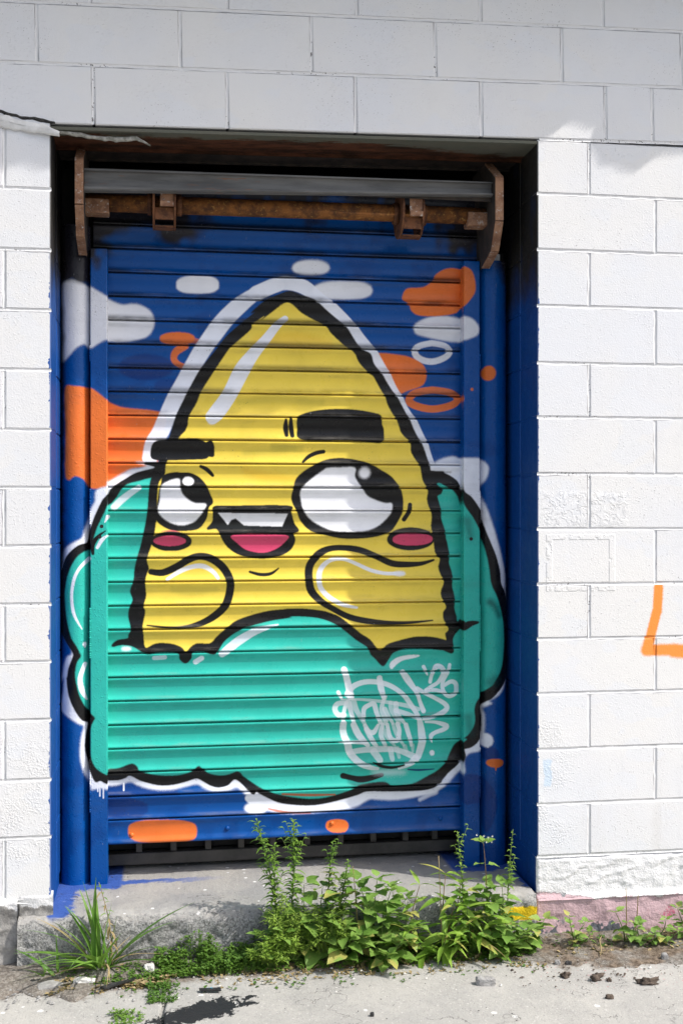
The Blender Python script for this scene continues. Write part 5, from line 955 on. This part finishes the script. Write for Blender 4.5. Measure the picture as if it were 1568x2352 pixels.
def broad_plant(label, base, stems, size, seed, leafset=LB, group=None, cat='plant', name='broadleaf_weed', stem_mat='stem', per=4, red=False, front=.6):
    rn = random.Random(seed); root = thing(name, label, cat, base, group); st = MB()
    for (dx, dy, h, nn) in stems:
        top = Vector(base) + Vector((dx, dy, h)); C = curve(base, top, (rn.uniform(-.02, .02), -.01, 0))
        st.tube(C, [.0032 - .0022 * i / 9 for i in range(10)], 6)
        a0 = rn.uniform(0, 6.28)
        for k in range(nn):
            f = .22 + .78 * k / max(1, nn - 1); q = C[0].lerp(C[0], 0); i = min(int(f * 9), 8); q = C[i].lerp(C[i + 1], f * 9 - i)
            pair = 2 if k < nn - 1 else per
            for j in range(pair):
                az = a0 + k * 1.75 + j * (2 * math.pi / pair) + rn.uniform(-.35, .35)
                d = Vector((math.cos(az), math.sin(az) * .8 - .25 * front, rn.uniform(-.15, .45) + .35 * (f > .9)))
                s = size * (1.12 - .5 * f) * rn.uniform(.8, 1.2)
                if q.y + d.y * .08 * s > -.03 and q.z < .2: d.y = -abs(d.y) * .6
                put_leaf(root, rn.choice(leafset), q, d, s, rn.uniform(-.4, .4))
    st.build('stem', M[stem_mat], root); return root

def tall_weed(label, base, top, bend, seed, n=88, lf=.050, group='tall narrow-leaved weeds against the kerb', side=5):
    rn = random.Random(seed); root = thing('tall_weed', label, 'weed', base, group)
    C = curve(base, top, bend, 14); st = MB(); st.tube(C, [.0030 - .0020 * i / 14 for i in range(15)], 6)
    fo = MB(); H = (Vector(top) - Vector(base)).length
    def nl(p, d, L, w):
        d = Vector(d).normalized(); s = d.cross(Vector((0, 0, 1)));
        if s.length < .01: s = Vector((1, 0, 0))
        s.normalize(); nrm = s.cross(d); vs = []
        for k in range(5):
            t = k / 4; ww = w * .5 * max(.05, math.sin(math.pi * (.12 + .86 * t)) ** .8)
            c = Vector(p) + d * L * t - Vector((0, 0, 1)) * L * .55 * t * t
            vs += [c - s * ww + nrm * ww * .5, c, c + s * ww + nrm * ww * .5]
        fo.add(vs, [q for k in range(4) for q in ((k*3, k*3+1, k*3+4, k*3+3), (k*3+1, k*3+2, k*3+5, k*3+4))], True)
    def at(f):
        i = min(int(f * 14), 13); return C[i].lerp(C[i + 1], f * 14 - i)
    for k in range(n):
        f = .10 + .90 * (k / n) ** .9; az = k * 2.4 + rn.uniform(-.4, .4)
        L = lf * (1.25 - .75 * f) * rn.uniform(.75, 1.25)
        nl(at(f), (math.cos(az), math.sin(az), rn.uniform(.3, 1.0) + .6 * (f > .93)), L * 1.15, .0112 * (1.35 - .8 * f))
    for k in range(side):
        f = rn.uniform(.45, .92); az = rn.uniform(0, 6.28); p = at(f); l = rn.uniform(.05, .11) * (1.2 - .5 * f)
        q = p + Vector((math.cos(az) * .55, math.sin(az) * .4, .75)) * l
        Cs = curve(p, q, (0, 0, -.006), 5); st.tube(Cs, [.0012, .0011, .001, .0009, .0008, .0006], 5)
        for j in range(16):
            i = 1 + j % 5; a2 = j * 2.4; nl(Cs[i], (math.cos(a2), math.sin(a2), .6), .022 * rn.uniform(.7, 1.2), .004)
    st.build('stem', M['stem'], root); f_ = fo.build('foliage', M['leaf_tall'], root); f_['kind'] = 'stuff'
    return root

def feathery(label, base, rad, h, seed, n=26):
    rn = random.Random(seed); root = thing('feathery_weed', label, 'weed', base, 'feathery light green weeds'); st = MB(); fo = MB()
    for k in range(n):
        az = rn.uniform(0, 6.28); r_ = rad * math.sqrt(rn.random()); hh = h * (1 - .55 * (r_ / rad) ** 2) * rn.uniform(.65, 1.08)
        top = Vector(base) + Vector((r_ * math.cos(az), r_ * math.sin(az) * .5 - .02, hh))
        C = curve(base, top, (rn.uniform(-.015, .015), -.012, .02), 8); st.tube(C, [.0017 - .0012 * i / 8 for i in range(9)], 5)
        for j in range(44):
            f = .22 + .78 * (j / 44); i = min(int(f * 8), 7); p = C[i].lerp(C[i + 1], f * 8 - i); a2 = j * 2.4 + rn.uniform(-.5, .5)
            d = Vector((math.cos(a2), math.sin(a2), rn.uniform(.1, 1.0))).normalized(); L = rn.uniform(.014, .034); w = rn.uniform(.0018, .0034)
            s = d.cross(Vector((0, 0, 1))).normalized() * w * .5
            m_ = p + d * L * .5; e = p + d * L - Vector((0, 0, L * .25))
            fo.add([p, m_ - s * 1.6, m_ + s * 1.6, e], [(0, 1, 3, 2)])
    st.build('stem', M['stem'], root); f_ = fo.build('foliage', M['leaf_fine'], root); f_['kind'] = 'stuff'; return root

def grass_clump(label, base, specs, group=None, mats=GB, name='grass_clump'):
    """specs: azimuth towards the picture's right = 0, lean, length, droop class"""
    root = thing(name, label, 'grass', base, group); rn = random.Random(int(base[0] * 1000) + 5)
    for (az, lean, ln, k) in specs:
        d = Vector((math.cos(az) * lean, math.sin(az) * lean * .6 - .10 * lean, math.sqrt(max(.02, 1 - lean * lean))))
        p = Vector(base) + Vector((rn.uniform(-.025, .025), rn.uniform(-.012, .012), -.005))
        put_leaf(root, GD[k] if rn.random() < .16 else mats[min(3, k + (rn.random() < .35))], p, d, ln / .30 * rn.uniform(.8, 1.12), rn.uniform(-.8, .8), 'blade')
    return root

# tall narrow-leaved weeds
tall_weed('tall leftmost thin weed rising in front of the gap', (.735, -.075, .0), (.655, -.10, .472), (.015, 0, 0), 1)
tall_weed('tallest thin weed rising past the bottom bar of the shutter', (.748, -.085, .0), (.775, -.105, .468), (.012, 0, 0), 2, 120, side=9)
tall_weed('thin weed between the two tallest weeds', (.742, -.08, .0), (.712, -.12, .395), (-.01, 0, 0), 3, 80)
tall_weed('shorter thin weed before the pale sill, left of its twin', (.895, -.075, .0), (.905, -.10, .385), (-.01, 0, 0), 4, 70, .036)
tall_weed('shortest thin weed leaning right above the feathery bush', (.905, -.075, .0), (.955, -.11, .33), (0, 0, 0), 5, 70, .034)
tall_weed('single thin weed beside the right guide of the shutter', (1.345, -.085, .0), (1.32, -.11, .41), (.01, 0, 0), 6, 60, .03, side=2)
tall_weed('sparse thin weed at the blue right reveal', (1.505, -.075, .0), (1.515, -.10, .405), (-.008, 0, 0), 7, 42, .03, side=3)
# feathery bushes
feathery('bright feathery weed bush under the tallest thin weed', (.765, -.11, .0), .125, .245, 11, 46)
feathery('feathery weed bush right of the tall weeds before the kerb', (.89, -.12, .0), .115, .225, 12, 40)
feathery('low feathery weed spilling onto the pavement left of the bushes', (.70, -.145, .0), .075, .15, 13, 22)
# broad leaved weeds along the kerb
broad_plant('broad-leaved weed behind the feathery bushes', (.84, -.075, 0), [(-.03, -.03, .255, 6), (.03, -.03, .24, 5), (.07, -.04, .20, 5)], 1.0, 21)
broad_plant('dense broad-leaved weed in the middle of the kerb', (1.03, -.085, 0), [(-.04, -.02, .25, 6), (.02, -.03, .265, 6), (.07, -.02, .23, 6), (.03, -.07, .15, 5)], .95, 22)
broad_plant('low grey-green broad-leaved weed spreading onto the pavement', (1.06, -.13, 0), [(-.07, -.06, .10, 4), (.05, -.09, .10, 5), (.11, -.05, .12, 5), (.0, -.11, .06, 4)], .82, 23)
broad_plant('broad-leaved weed with yellowing leaves under the feathery bush', (.93, -.13, 0), [(.0, -.05, .13, 5), (.05, -.05, .11, 4)], .95, 24)
broad_plant('broad-leaved weed below the yellow paint at the kerb end', (1.535, -.085, 0), [(-.06, -.03, .15, 5), (.04, -.05, .075, 5), (.08, -.04, .10, 5), (.0, -.06, .075, 5)], .8, 25)
broad_plant('low broad-leaved weed at the foot of the kerb end', (1.47, -.13, 0), [(-.06, -.05, .07, 4), (.06, -.06, .09, 5), (.0, -.05, .11, 4)], .85, 26)
broad_plant('leafy weed half hidden among the long-leaved plants', (1.38, -.09, 0), [(-.03, -.03, .19, 5), (.05, -.03, .21, 5)], .9, 28)
nb_ = broad_plant('tall dark-stemmed weed with holed leaves and tiny white flowers', (1.425, -.08, 0), [(-.015, -.03, .365, 5)], .72, 27, red=True, stem_mat='stem_red', per=5)
fl = MB(); rn_ = random.Random(2)
for k in range(6):
    c = Vector((1.412 + rn_.uniform(-.03, .03), -.115 + rn_.uniform(-.02, .01), .385 + rn_.uniform(-.02, .02)))
    for j in range(5):
        a = j * 1.2566; fl.add([c, c + Vector((math.cos(a) * .0035, -.002, math.sin(a) * .0035)), c + Vector((math.cos(a + .7) * .0035, -.002, math.sin(a + .7) * .0035))], [(0, 1, 2)])
fl.build('flowers', M['flower'], nb_)
broad_plant('large-leaved weed overlapping the kerb edge between the thin weeds', (.95, -.08, 0), [(-.02, -.03, .26, 6), (.03, -.035, .23, 6), (-.05, -.04, .19, 5)], 1.05, 51)
broad_plant('light green bushy weed right of the dense broad-leaved weed', (1.10, -.09, 0), [(.0, -.03, .22, 6), (.05, -.03, .19, 5), (-.03, -.05, .15, 5)], .9, 52)
broad_plant('bushy weed under the holed-leaf weed', (1.44, -.09, 0), [(-.04, -.03, .20, 6), (.03, -.035, .22, 6), (.0, -.06, .13, 5)], .92, 53)
broad_plant('dark leafy weed at the left foot of the feathery bushes', (.70, -.10, 0), [(-.03, -.04, .10, 5), (.04, -.05, .12, 5)], .8, 54)
# plants with long pointed leaves
lg = 'plants with long pointed leaves'
broad_plant('long-leaved plant standing alone before the grey kerb face', (1.175, -.085, 0), [(.02, -.02, .235, 4), (-.03, -.05, .11, 4)], .78, 31, LL, lg, name='long_leaved_weed', stem_mat='stem_red', per=3)
broad_plant('tallest long-leaved plant with arching bright leaves', (1.30, -.085, 0), [(-.02, -.03, .27, 6), (.03, -.03, .235, 6), (.0, -.06, .17, 5)], 1.0, 32, LL, lg, name='long_leaved_weed', stem_mat='stem_red')
broad_plant('low long-leaved plant trailing over the pavement edge', (1.22, -.13, 0), [(-.08, -.05, .11, 4), (.04, -.07, .10, 5), (.09, -.04, .13, 4)], .78, 33, LL, lg, name='long_leaved_weed')
broad_plant('long-leaved plant with drooping strap leaves', (1.36, -.12, 0), [(-.02, -.04, .17, 5), (.05, -.05, .14, 5)], 1.05, 34, LL, lg, name='long_leaved_weed')
# grasses
P = math.pi
grass_clump('large grass clump with arching blades before the left kerb', (.165, -.095, 0), [
    (P*.97, .30, .30, 0), (P*.9, .42, .27, 1), (.1, .62, .36, 0), (.05, .80, .30, 1), (P*.55, .10, .34, 0), (P, .72, .30, 2), (P*1.05, .62, .26, 2), (P*1.1, .5, .22, 3), (P*1.3, .55, .26, 3), (P*1.5, .6, .20, 2),
    (P*1.7, .55, .22, 3), (P*1.9, .5, .24, 2), (P*.8, .2, .26, 0), (P*.4, .25, .22, 0), (P*.2, .35, .20, 1), (P*1.0, .85, .24, 1), (P*1.15, .35, .24, 1), (0, .3, .22, 1), (P*1.6, .3, .20, 1), (P*1.4, .2, .18, 2), (P*.6, .3, .2, 0), (P*.95, .15, .3, 0), (P*.3, .15, .26, 0), (P*1.8, .7, .17, 3), (P*1.25, .75, .2, 2),
    (P*.85, .5, .28, 1), (P*.15, .5, .28, 1), (P*1.02, .4, .30, 2), (P*.92, .62, .27, 2), (P*1.45, .45, .26, 3), (P*1.55, .35, .24, 2), (P*.7, .18, .30, 0), (P*.45, .12, .28, 0), (P*1.65, .65, .22, 3), (P*.05, .6, .24, 2), (P*1.2, .5, .28, 2), (P*.98, .25, .26, 1), (P*.5, .05, .22, 0), (P*1.35, .6, .22, 3), (P*.1, .35, .2, 1)])
grass_clump('small grass tuft at the far left below the white wall', (.01, -.115, 0), [(P*.95, .6, .16, 1), (P*.6, .12, .16, 0), (P*.9, .75, .13, 2), (0, .5, .10, 1), (P*1.1, .7, .12, 1), (.2, .7, .09, 1), (P*1.5, .4, .08, 2), (P*.8, .35, .11, 0)])
grass_clump('grass tuft among the weeds right of the long-leaved plants', (1.375, -.115, 0), [(P*1.4, .55, .24, 3), (P*1.6, .5, .25, 3), (P*1.5, .65, .26, 2), (P*1.55, .4, .22, 2), (P*.6, .2, .24, 0), (.2, .25, .22, 0), (P*1.2, .5, .18, 2), (P*1.8, .55, .2, 3)])
grass_clump('short grass tuft at the kerb end', (1.455, -.08, 0), [(P*.6, .12, .22, 0), (P*.9, .2, .2, 0), (.2, .2, .23, 0), (.1, .4, .18, 1), (P, .45, .17, 1), (P*1.5, .5, .14, 2)])
# dry stalk beside the big clump
ds = thing('dry_stalk', 'half dried weed stalk standing in the large grass clump', 'weed', (.195, -.09, 0))
C_ = curve((.195, -.09, 0), (.153, -.075, .285), (.014, 0, 0), 12); MB().tube(C_, [.0026 - .0016 * i / 12 for i in range(13)], 6).build('stem', M['straw'], ds)
LD = leaf_mesh('leaf', .05, .012, 6, lanc, 1.6, .5, M['straw'], .3); LG = leaf_mesh('leaf', .04, .009, 6, lanc, .9, .3, M['leaf_tall'], .2)
rn = random.Random(9)
for k in range(24):
    f = .3 + .7 * k / 24; i = min(int(f * 12), 11); q = C_[i].lerp(C_[i + 1], f * 12 - i); az = k * 2.4
    put_leaf(ds, LD if f < .62 or k % 5 == 0 else LG, q, (math.cos(az), math.sin(az) - .2, .3 if f > .6 else -.4), rn.uniform(.6, 1.1) * (1.1 - .4 * f))
# small weeds at the foot of the pink wall
broad_plant('small weed alone in the soil below the pink paint', (1.735, -.10, 0), [(-.03, -.02, .105, 4), (.02, -.03, .085, 4), (.04, -.03, .05, 3)], .52, 41, group='small weeds along the pink wall')
broad_plant('small weed with a pale leaf below the black patch', (1.905, -.11, 0), [(-.04, -.02, .115, 4), (.03, -.03, .08, 4)], .62, 42, group='small weeds along the pink wall')
broad_plant('low spreading small weed in the soil beside dry stems', (1.985, -.12, 0), [(-.05, -.03, .075, 5), (.05, -.03, .09, 5), (.09, -.04, .05, 4), (.0, -.05, .05, 4)], .46, 43, group='small weeds along the pink wall')
broad_plant('small weed at the right edge below the cracked pink paint', (2.145, -.09, 0), [(-.05, -.02, .11, 5), (.0, -.03, .145, 5), (.05, -.03, .12, 5)], .58, 44, group='small weeds along the pink wall')
for k, (x, h, l_) in enumerate(((.99, .31, 'bare dry stalk sticking up out of the dense broad-leaved weeds'), (1.265, .33, 'bare dry stalk among the long-leaved plants'), (1.93, .17, 'bare dry stem standing straight at the pink wall'), (1.962, .145, 'bare dry stem leaning at the pink wall'))):
    y_ = -.06 if k > 1 else -.12; t = thing('dead_weed', l_, 'weed', (x, y_, .0)); MB().tube(curve((x, y_, 0), (x + .012 * k - .02, y_ + .01, h), (.002, 0, 0), 6), [.0022, .002, .0019, .0018, .0016, .0014, .0012], 6).build('stalk', M['straw'], t)

# low ground cover
def cover(name, label, x0, x1, y0, y1, n, seed, hmax, size, mat='clover', dens=None):
    rn = random.Random(seed); mb = MB()
    for k in range(n):
        x = rn.uniform(x0, x1); y = rn.uniform(y0, y1)
        ex = min(1, (x - x0) / .05, (x1 - x) / .05)
        if fbm(x, y, seed, 14, 2) + .5 * ex < rn.uniform(-.1, .55): continue
        h = hmax * (.25 + .75 * rn.random()) * max(.2, .7 + .8 * n3(x, y, seed + 2, 9)) * (.35 + .65 * (y - y0) / (y1 - y0))
        for j in range(3):
            a = rn.uniform(0, 6.28); L = size * rn.uniform(.6, 1.3); w = L * .34
            c = Vector((x, y, h)); d = Vector((math.cos(a), math.sin(a), rn.uniform(-.3, .7))).normalized(); s = d.cross(Vector((0, 0, 1))).normalized()
            m_ = c + d * L * .55 + Vector((0, 0, .15 * L)); mb.add([c, m_ - s * w, c + d * L, m_ + s * w], [(0, 1, 2, 3)])
        if rn.random() < .5: mb.add([(x - .0008, y, 0), (x + .0008, y, 0), (x + .0008, y, h), (x - .0008, y, h)], [(0, 1, 2, 3)])
    o = mb.build(name, M[mat]); tag(o, label, None, None, 'stuff'); return o
cover('ground_cover', 'low green ground cover along the kerb between grass clump and weeds', .33, .71, -.17, -.058, 1900, 1, .105, .013)
cover('ground_cover', 'thin green ground cover under the large grass clump', .04, .36, -.20, -.07, 620, 2, .035, .012)
cover('ground_cover', 'low seedlings under the weeds along the kerb', .66, 1.60, -.17, -.06, 1500, 3, .04, .014)
cover('ground_cover', 'thin seedlings in the soil along the pink wall', 1.66, 2.25, -.17, -.04, 330, 4, .02, .012)
cover('joint_moss', 'small green weeds growing in the pavement joint', .20, .30, -.48, -.40, 150, 6, .018, .010)
cover('joint_moss', 'small green weeds where the pavement joint meets the soil', .31, .40, -.35, -.22, 260, 7, .022, .010)
cover('dead_leaves', 'dry straw litter under the large grass clump', .02, .40, -.24, -.07, 420, 8, .012, .022, 'straw')
cover('dead_leaves', 'dry straw litter under the weeds', .6, 1.6, -.17, -.06, 420, 9, .012, .020, 'straw')
cover('dead_leaves', 'dry litter in the soil at the pink wall', 1.62, 2.25, -.20, -.04, 260, 10, .012, .018, 'straw')

# ================================================================== stones, chips and litter
def lump(name, label, cat, x, y, sx, sy, sz, mat, seed, rot=0, group=None, z=0, rough=.35):
    t = thing(name, label, cat, (x, y, z), group)
    bm = bmesh.new(); bmesh.ops.create_icosphere(bm, subdivisions=3, radius=1)
    for v in bm.verts:
        e = 1 + rough * fbm(v.co.x, v.co.y, v.co.z + seed * 7, 1.3, 4); c = v.co * e
        if mat != 'clod': c = Vector((max(-.85, min(.85, c.x)), max(-.85, min(.85, c.y)), max(-.6, min(.8, c.z))))
        c = Matrix.Rotation(rot, 3, 'Z') @ Vector((c.x * sx, c.y * sy, (c.z + .5) * sz)); v.co = c + Vector((x, y, z))
    me = bpy.data.meshes.new(name); bm.to_mesh(me); bm.free()
    for p in me.polygons: p.use_smooth = mat == 'clod'
    mobj('body', me, M[mat], t); return t
lump('broken_stone', 'grey broken stone lying on the pavement before the weeds', 'stone', 1.345, -.365, .036, .017, .020, 'stone', 1, -.15)
lump('white_stone', 'white chalky lump beside the ground cover', 'stone', .312, -.125, .020, .014, .026, 'white_chip', 2)
lump('earth_clod', 'leftmost brown clod of earth on the pavement right of the stone', 'clod', 1.613, -.346, .014, .010, .010, 'clod', 3, rough=.9)
lump('earth_clod', 'crumbly middle clod of earth below the pink wall', 'clod', 1.70, -.383, .019, .012, .014, 'clod', 4, rough=1.0)
lump('earth_clod', 'small round clod beside the crumbly middle clod', 'clod', 1.735, -.398, .007, .006, .008, 'clod', 5, rough=.7)
lump('earth_clod', 'largest flat clod of earth near the right edge', 'clod', 1.848, -.432, .027, .015, .012, 'clod', 6, rough=1.0)
lump('earth_clod', 'lone clod of earth nearest the camera', 'clod', 1.685, -.52, .011, .008, .008, 'clod', 7, rough=.8)
lump('black_pebble', 'angular black crumb on the open pavement', 'pebble', .958, -.53, .007, .006, .009, 'black_bit', 8)
lump('grey_pebble', 'left grey pebble at the soil edge below the pink wall', 'pebble', 1.62, -.245, .011, .008, .012, 'stone', 9)
lump('grey_pebble', 'right grey pebble at the soil edge under the wall', 'pebble', 1.98, -.26, .013, .010, .018, 'stone', 10)
lump('dark_pebble', 'dark pebble in the soil below the pink wall', 'pebble', 1.655, -.25, .012, .008, .009, 'black_bit', 11)
lump('mortar_crumb', 'pale mortar crumbs heaped under the grass clump', 'rubble', .115, -.175, .040, .020, .016, 'white_chip', 12, rough=.8)
lump('flat_stone', 'flat grey stone slab in the soil at the far left', 'stone', .012, -.185, .045, .03, .012, 'stone', 13, .2)
lump('dark_stone', 'dark stone beside the small grass tuft', 'stone', -.035, -.15, .02, .014, .012, 'black_bit', 14)
t = thing('wood_splinter', 'grey weathered wood splinter lying before the kerb', 'stick', (.262, -.098, .012))
MB().tube([(.225, -.105, .010), (.26, -.098, .016), (.305, -.094, .020)], [.005, .0065, .002], 7).build('wood', M['wood'], t)
def scrap(name, label, cat, pts, z, th, mat):
    t = thing(name, label, cat, (pts[0][0], pts[0][1], z)); mb = MB(); n = len(pts)
    mb.add([(x, y, z + .006 * n3(x, y, 1, 30)) for x, y in pts] + [(x, y, z + th + .006 * n3(x, y, 1, 30)) for x, y in pts], [tuple(range(n))[::-1], tuple(range(n, 2 * n))] + [(k, (k + 1) % n, n + (k + 1) % n, n + k) for k in range(n)])
    mb.build('body', M[mat], t, normals=True); return t
scrap('rubber_scrap', 'torn black rubber strip in the litter under the grass', 'scrap', [(.165, -.235), (.20, -.215), (.25, -.185), (.285, -.155), (.29, -.16), (.262, -.20), (.225, -.225), (.18, -.245)], .012, .004, 'black_bit')
lb_ = scrap('black_strip', 'flat black plastic strip with blue marks on the pavement', 'scrap', [(.465, -.275), (.53, -.285), (.532, -.302), (.467, -.292)], .006, .004, 'black_bit')
tb = NT('blue_print'); M['blue_print'] = tb.done(lin(60, 160, 190), .5)
mk = MB()
for a, b in (((.490, -.288), (.493, -.281)), ((.499, -.290), (.500, -.283)), ((.500, -.283), (.505, -.284)), ((.505, -.284), (.504, -.287)), ((.504, -.287), (.500, -.2865)), ((.501, -.2865), (.506, -.291))):
    d = (Vector((*b, 0)) - Vector((*a, 0))).normalized(); s = Vector((-d.y, d.x, 0)) * .0007
    A_, B_ = Vector((*a, .0122)), Vector((*b, .0122)); mk.add([A_ - s, B_ - s, B_ + s, A_ + s], [(0, 1, 2, 3)])
mk.build('blue_marks', M['blue_print'], lb_)
tw = thing('dry_twig', 'pale dry twig fallen from the weeds onto the soil', 'twig', (1.79, -.2, .02)); MB().tube([(1.775, -.22, .012), (1.79, -.19, .02), (1.80, -.15, .035), (1.82, -.12, .04)], [.0015, .0022, .002, .001], 6).build('stick', M['straw'], tw)

def gravel(name, label, x0, x1, yf, n, seed, mat, s0, s1):
    rn = random.Random(seed); mb = MB()
    for k in range(n):
        x = rn.uniform(x0, x1); y = yf(rn); s = s0 + (s1 - s0) * rn.random() ** 3
        q = [Vector((rn.uniform(.6, 1.2) * s * c[0], rn.uniform(.6, 1.2) * s * c[1], rn.uniform(.4, .8) * s * c[2])) for c in ((1, 0, 0), (-.7, .9, 0), (-.6, -.8, 0), (.2, .1, 1), (0, 0, -.4))]
        mb.add([v + Vector((x, y, .004)) for v in q], [(0, 1, 3), (1, 2, 3), (2, 0, 3), (1, 0, 4), (2, 1, 4), (0, 2, 4)])
    o = mb.build(name, M[mat]); tag(o, label, None, None, 'stuff')
gl = lambda a, b: (lambda rn: a + (b - a) * rn.random() ** 1.5)
gravel('gravel', 'loose grit and gravel in the soil at the far left', -.35, .42, gl(-.08, -.33), 520, 1, 'stone', .002, .008)
gravel('gravel', 'loose grit along the soil edge below the pink wall', 1.45, 2.4, gl(-.10, -.42), 620, 2, 'clod', .0018, .007)
gravel('gravel', 'grey grit under the weeds along the kerb', .4, 1.6, gl(-.08, -.26), 420, 3, 'stone', .0018, .006)
gravel('gravel', 'white paint chips scattered before the weeds', .3, 2.3, gl(-.12, -.40), 150, 4, 'white_chip', .002, .008)
gravel('gravel', 'fine dark crumbs scattered on the open pavement', -.3, 2.4, gl(-.25, -.9), 240, 5, 'black_bit', .0012, .0035)

cover('leaf_litter', 'fallen dry leaf bits along the foot of the weeds', .45, 1.62, -.26, -.12, 300, 11, .004, .014, 'straw')
cover('leaf_litter', 'fallen green leaf bits on the pavement edge', .1, 1.6, -.30, -.14, 160, 12, .004, .012, 'clover')
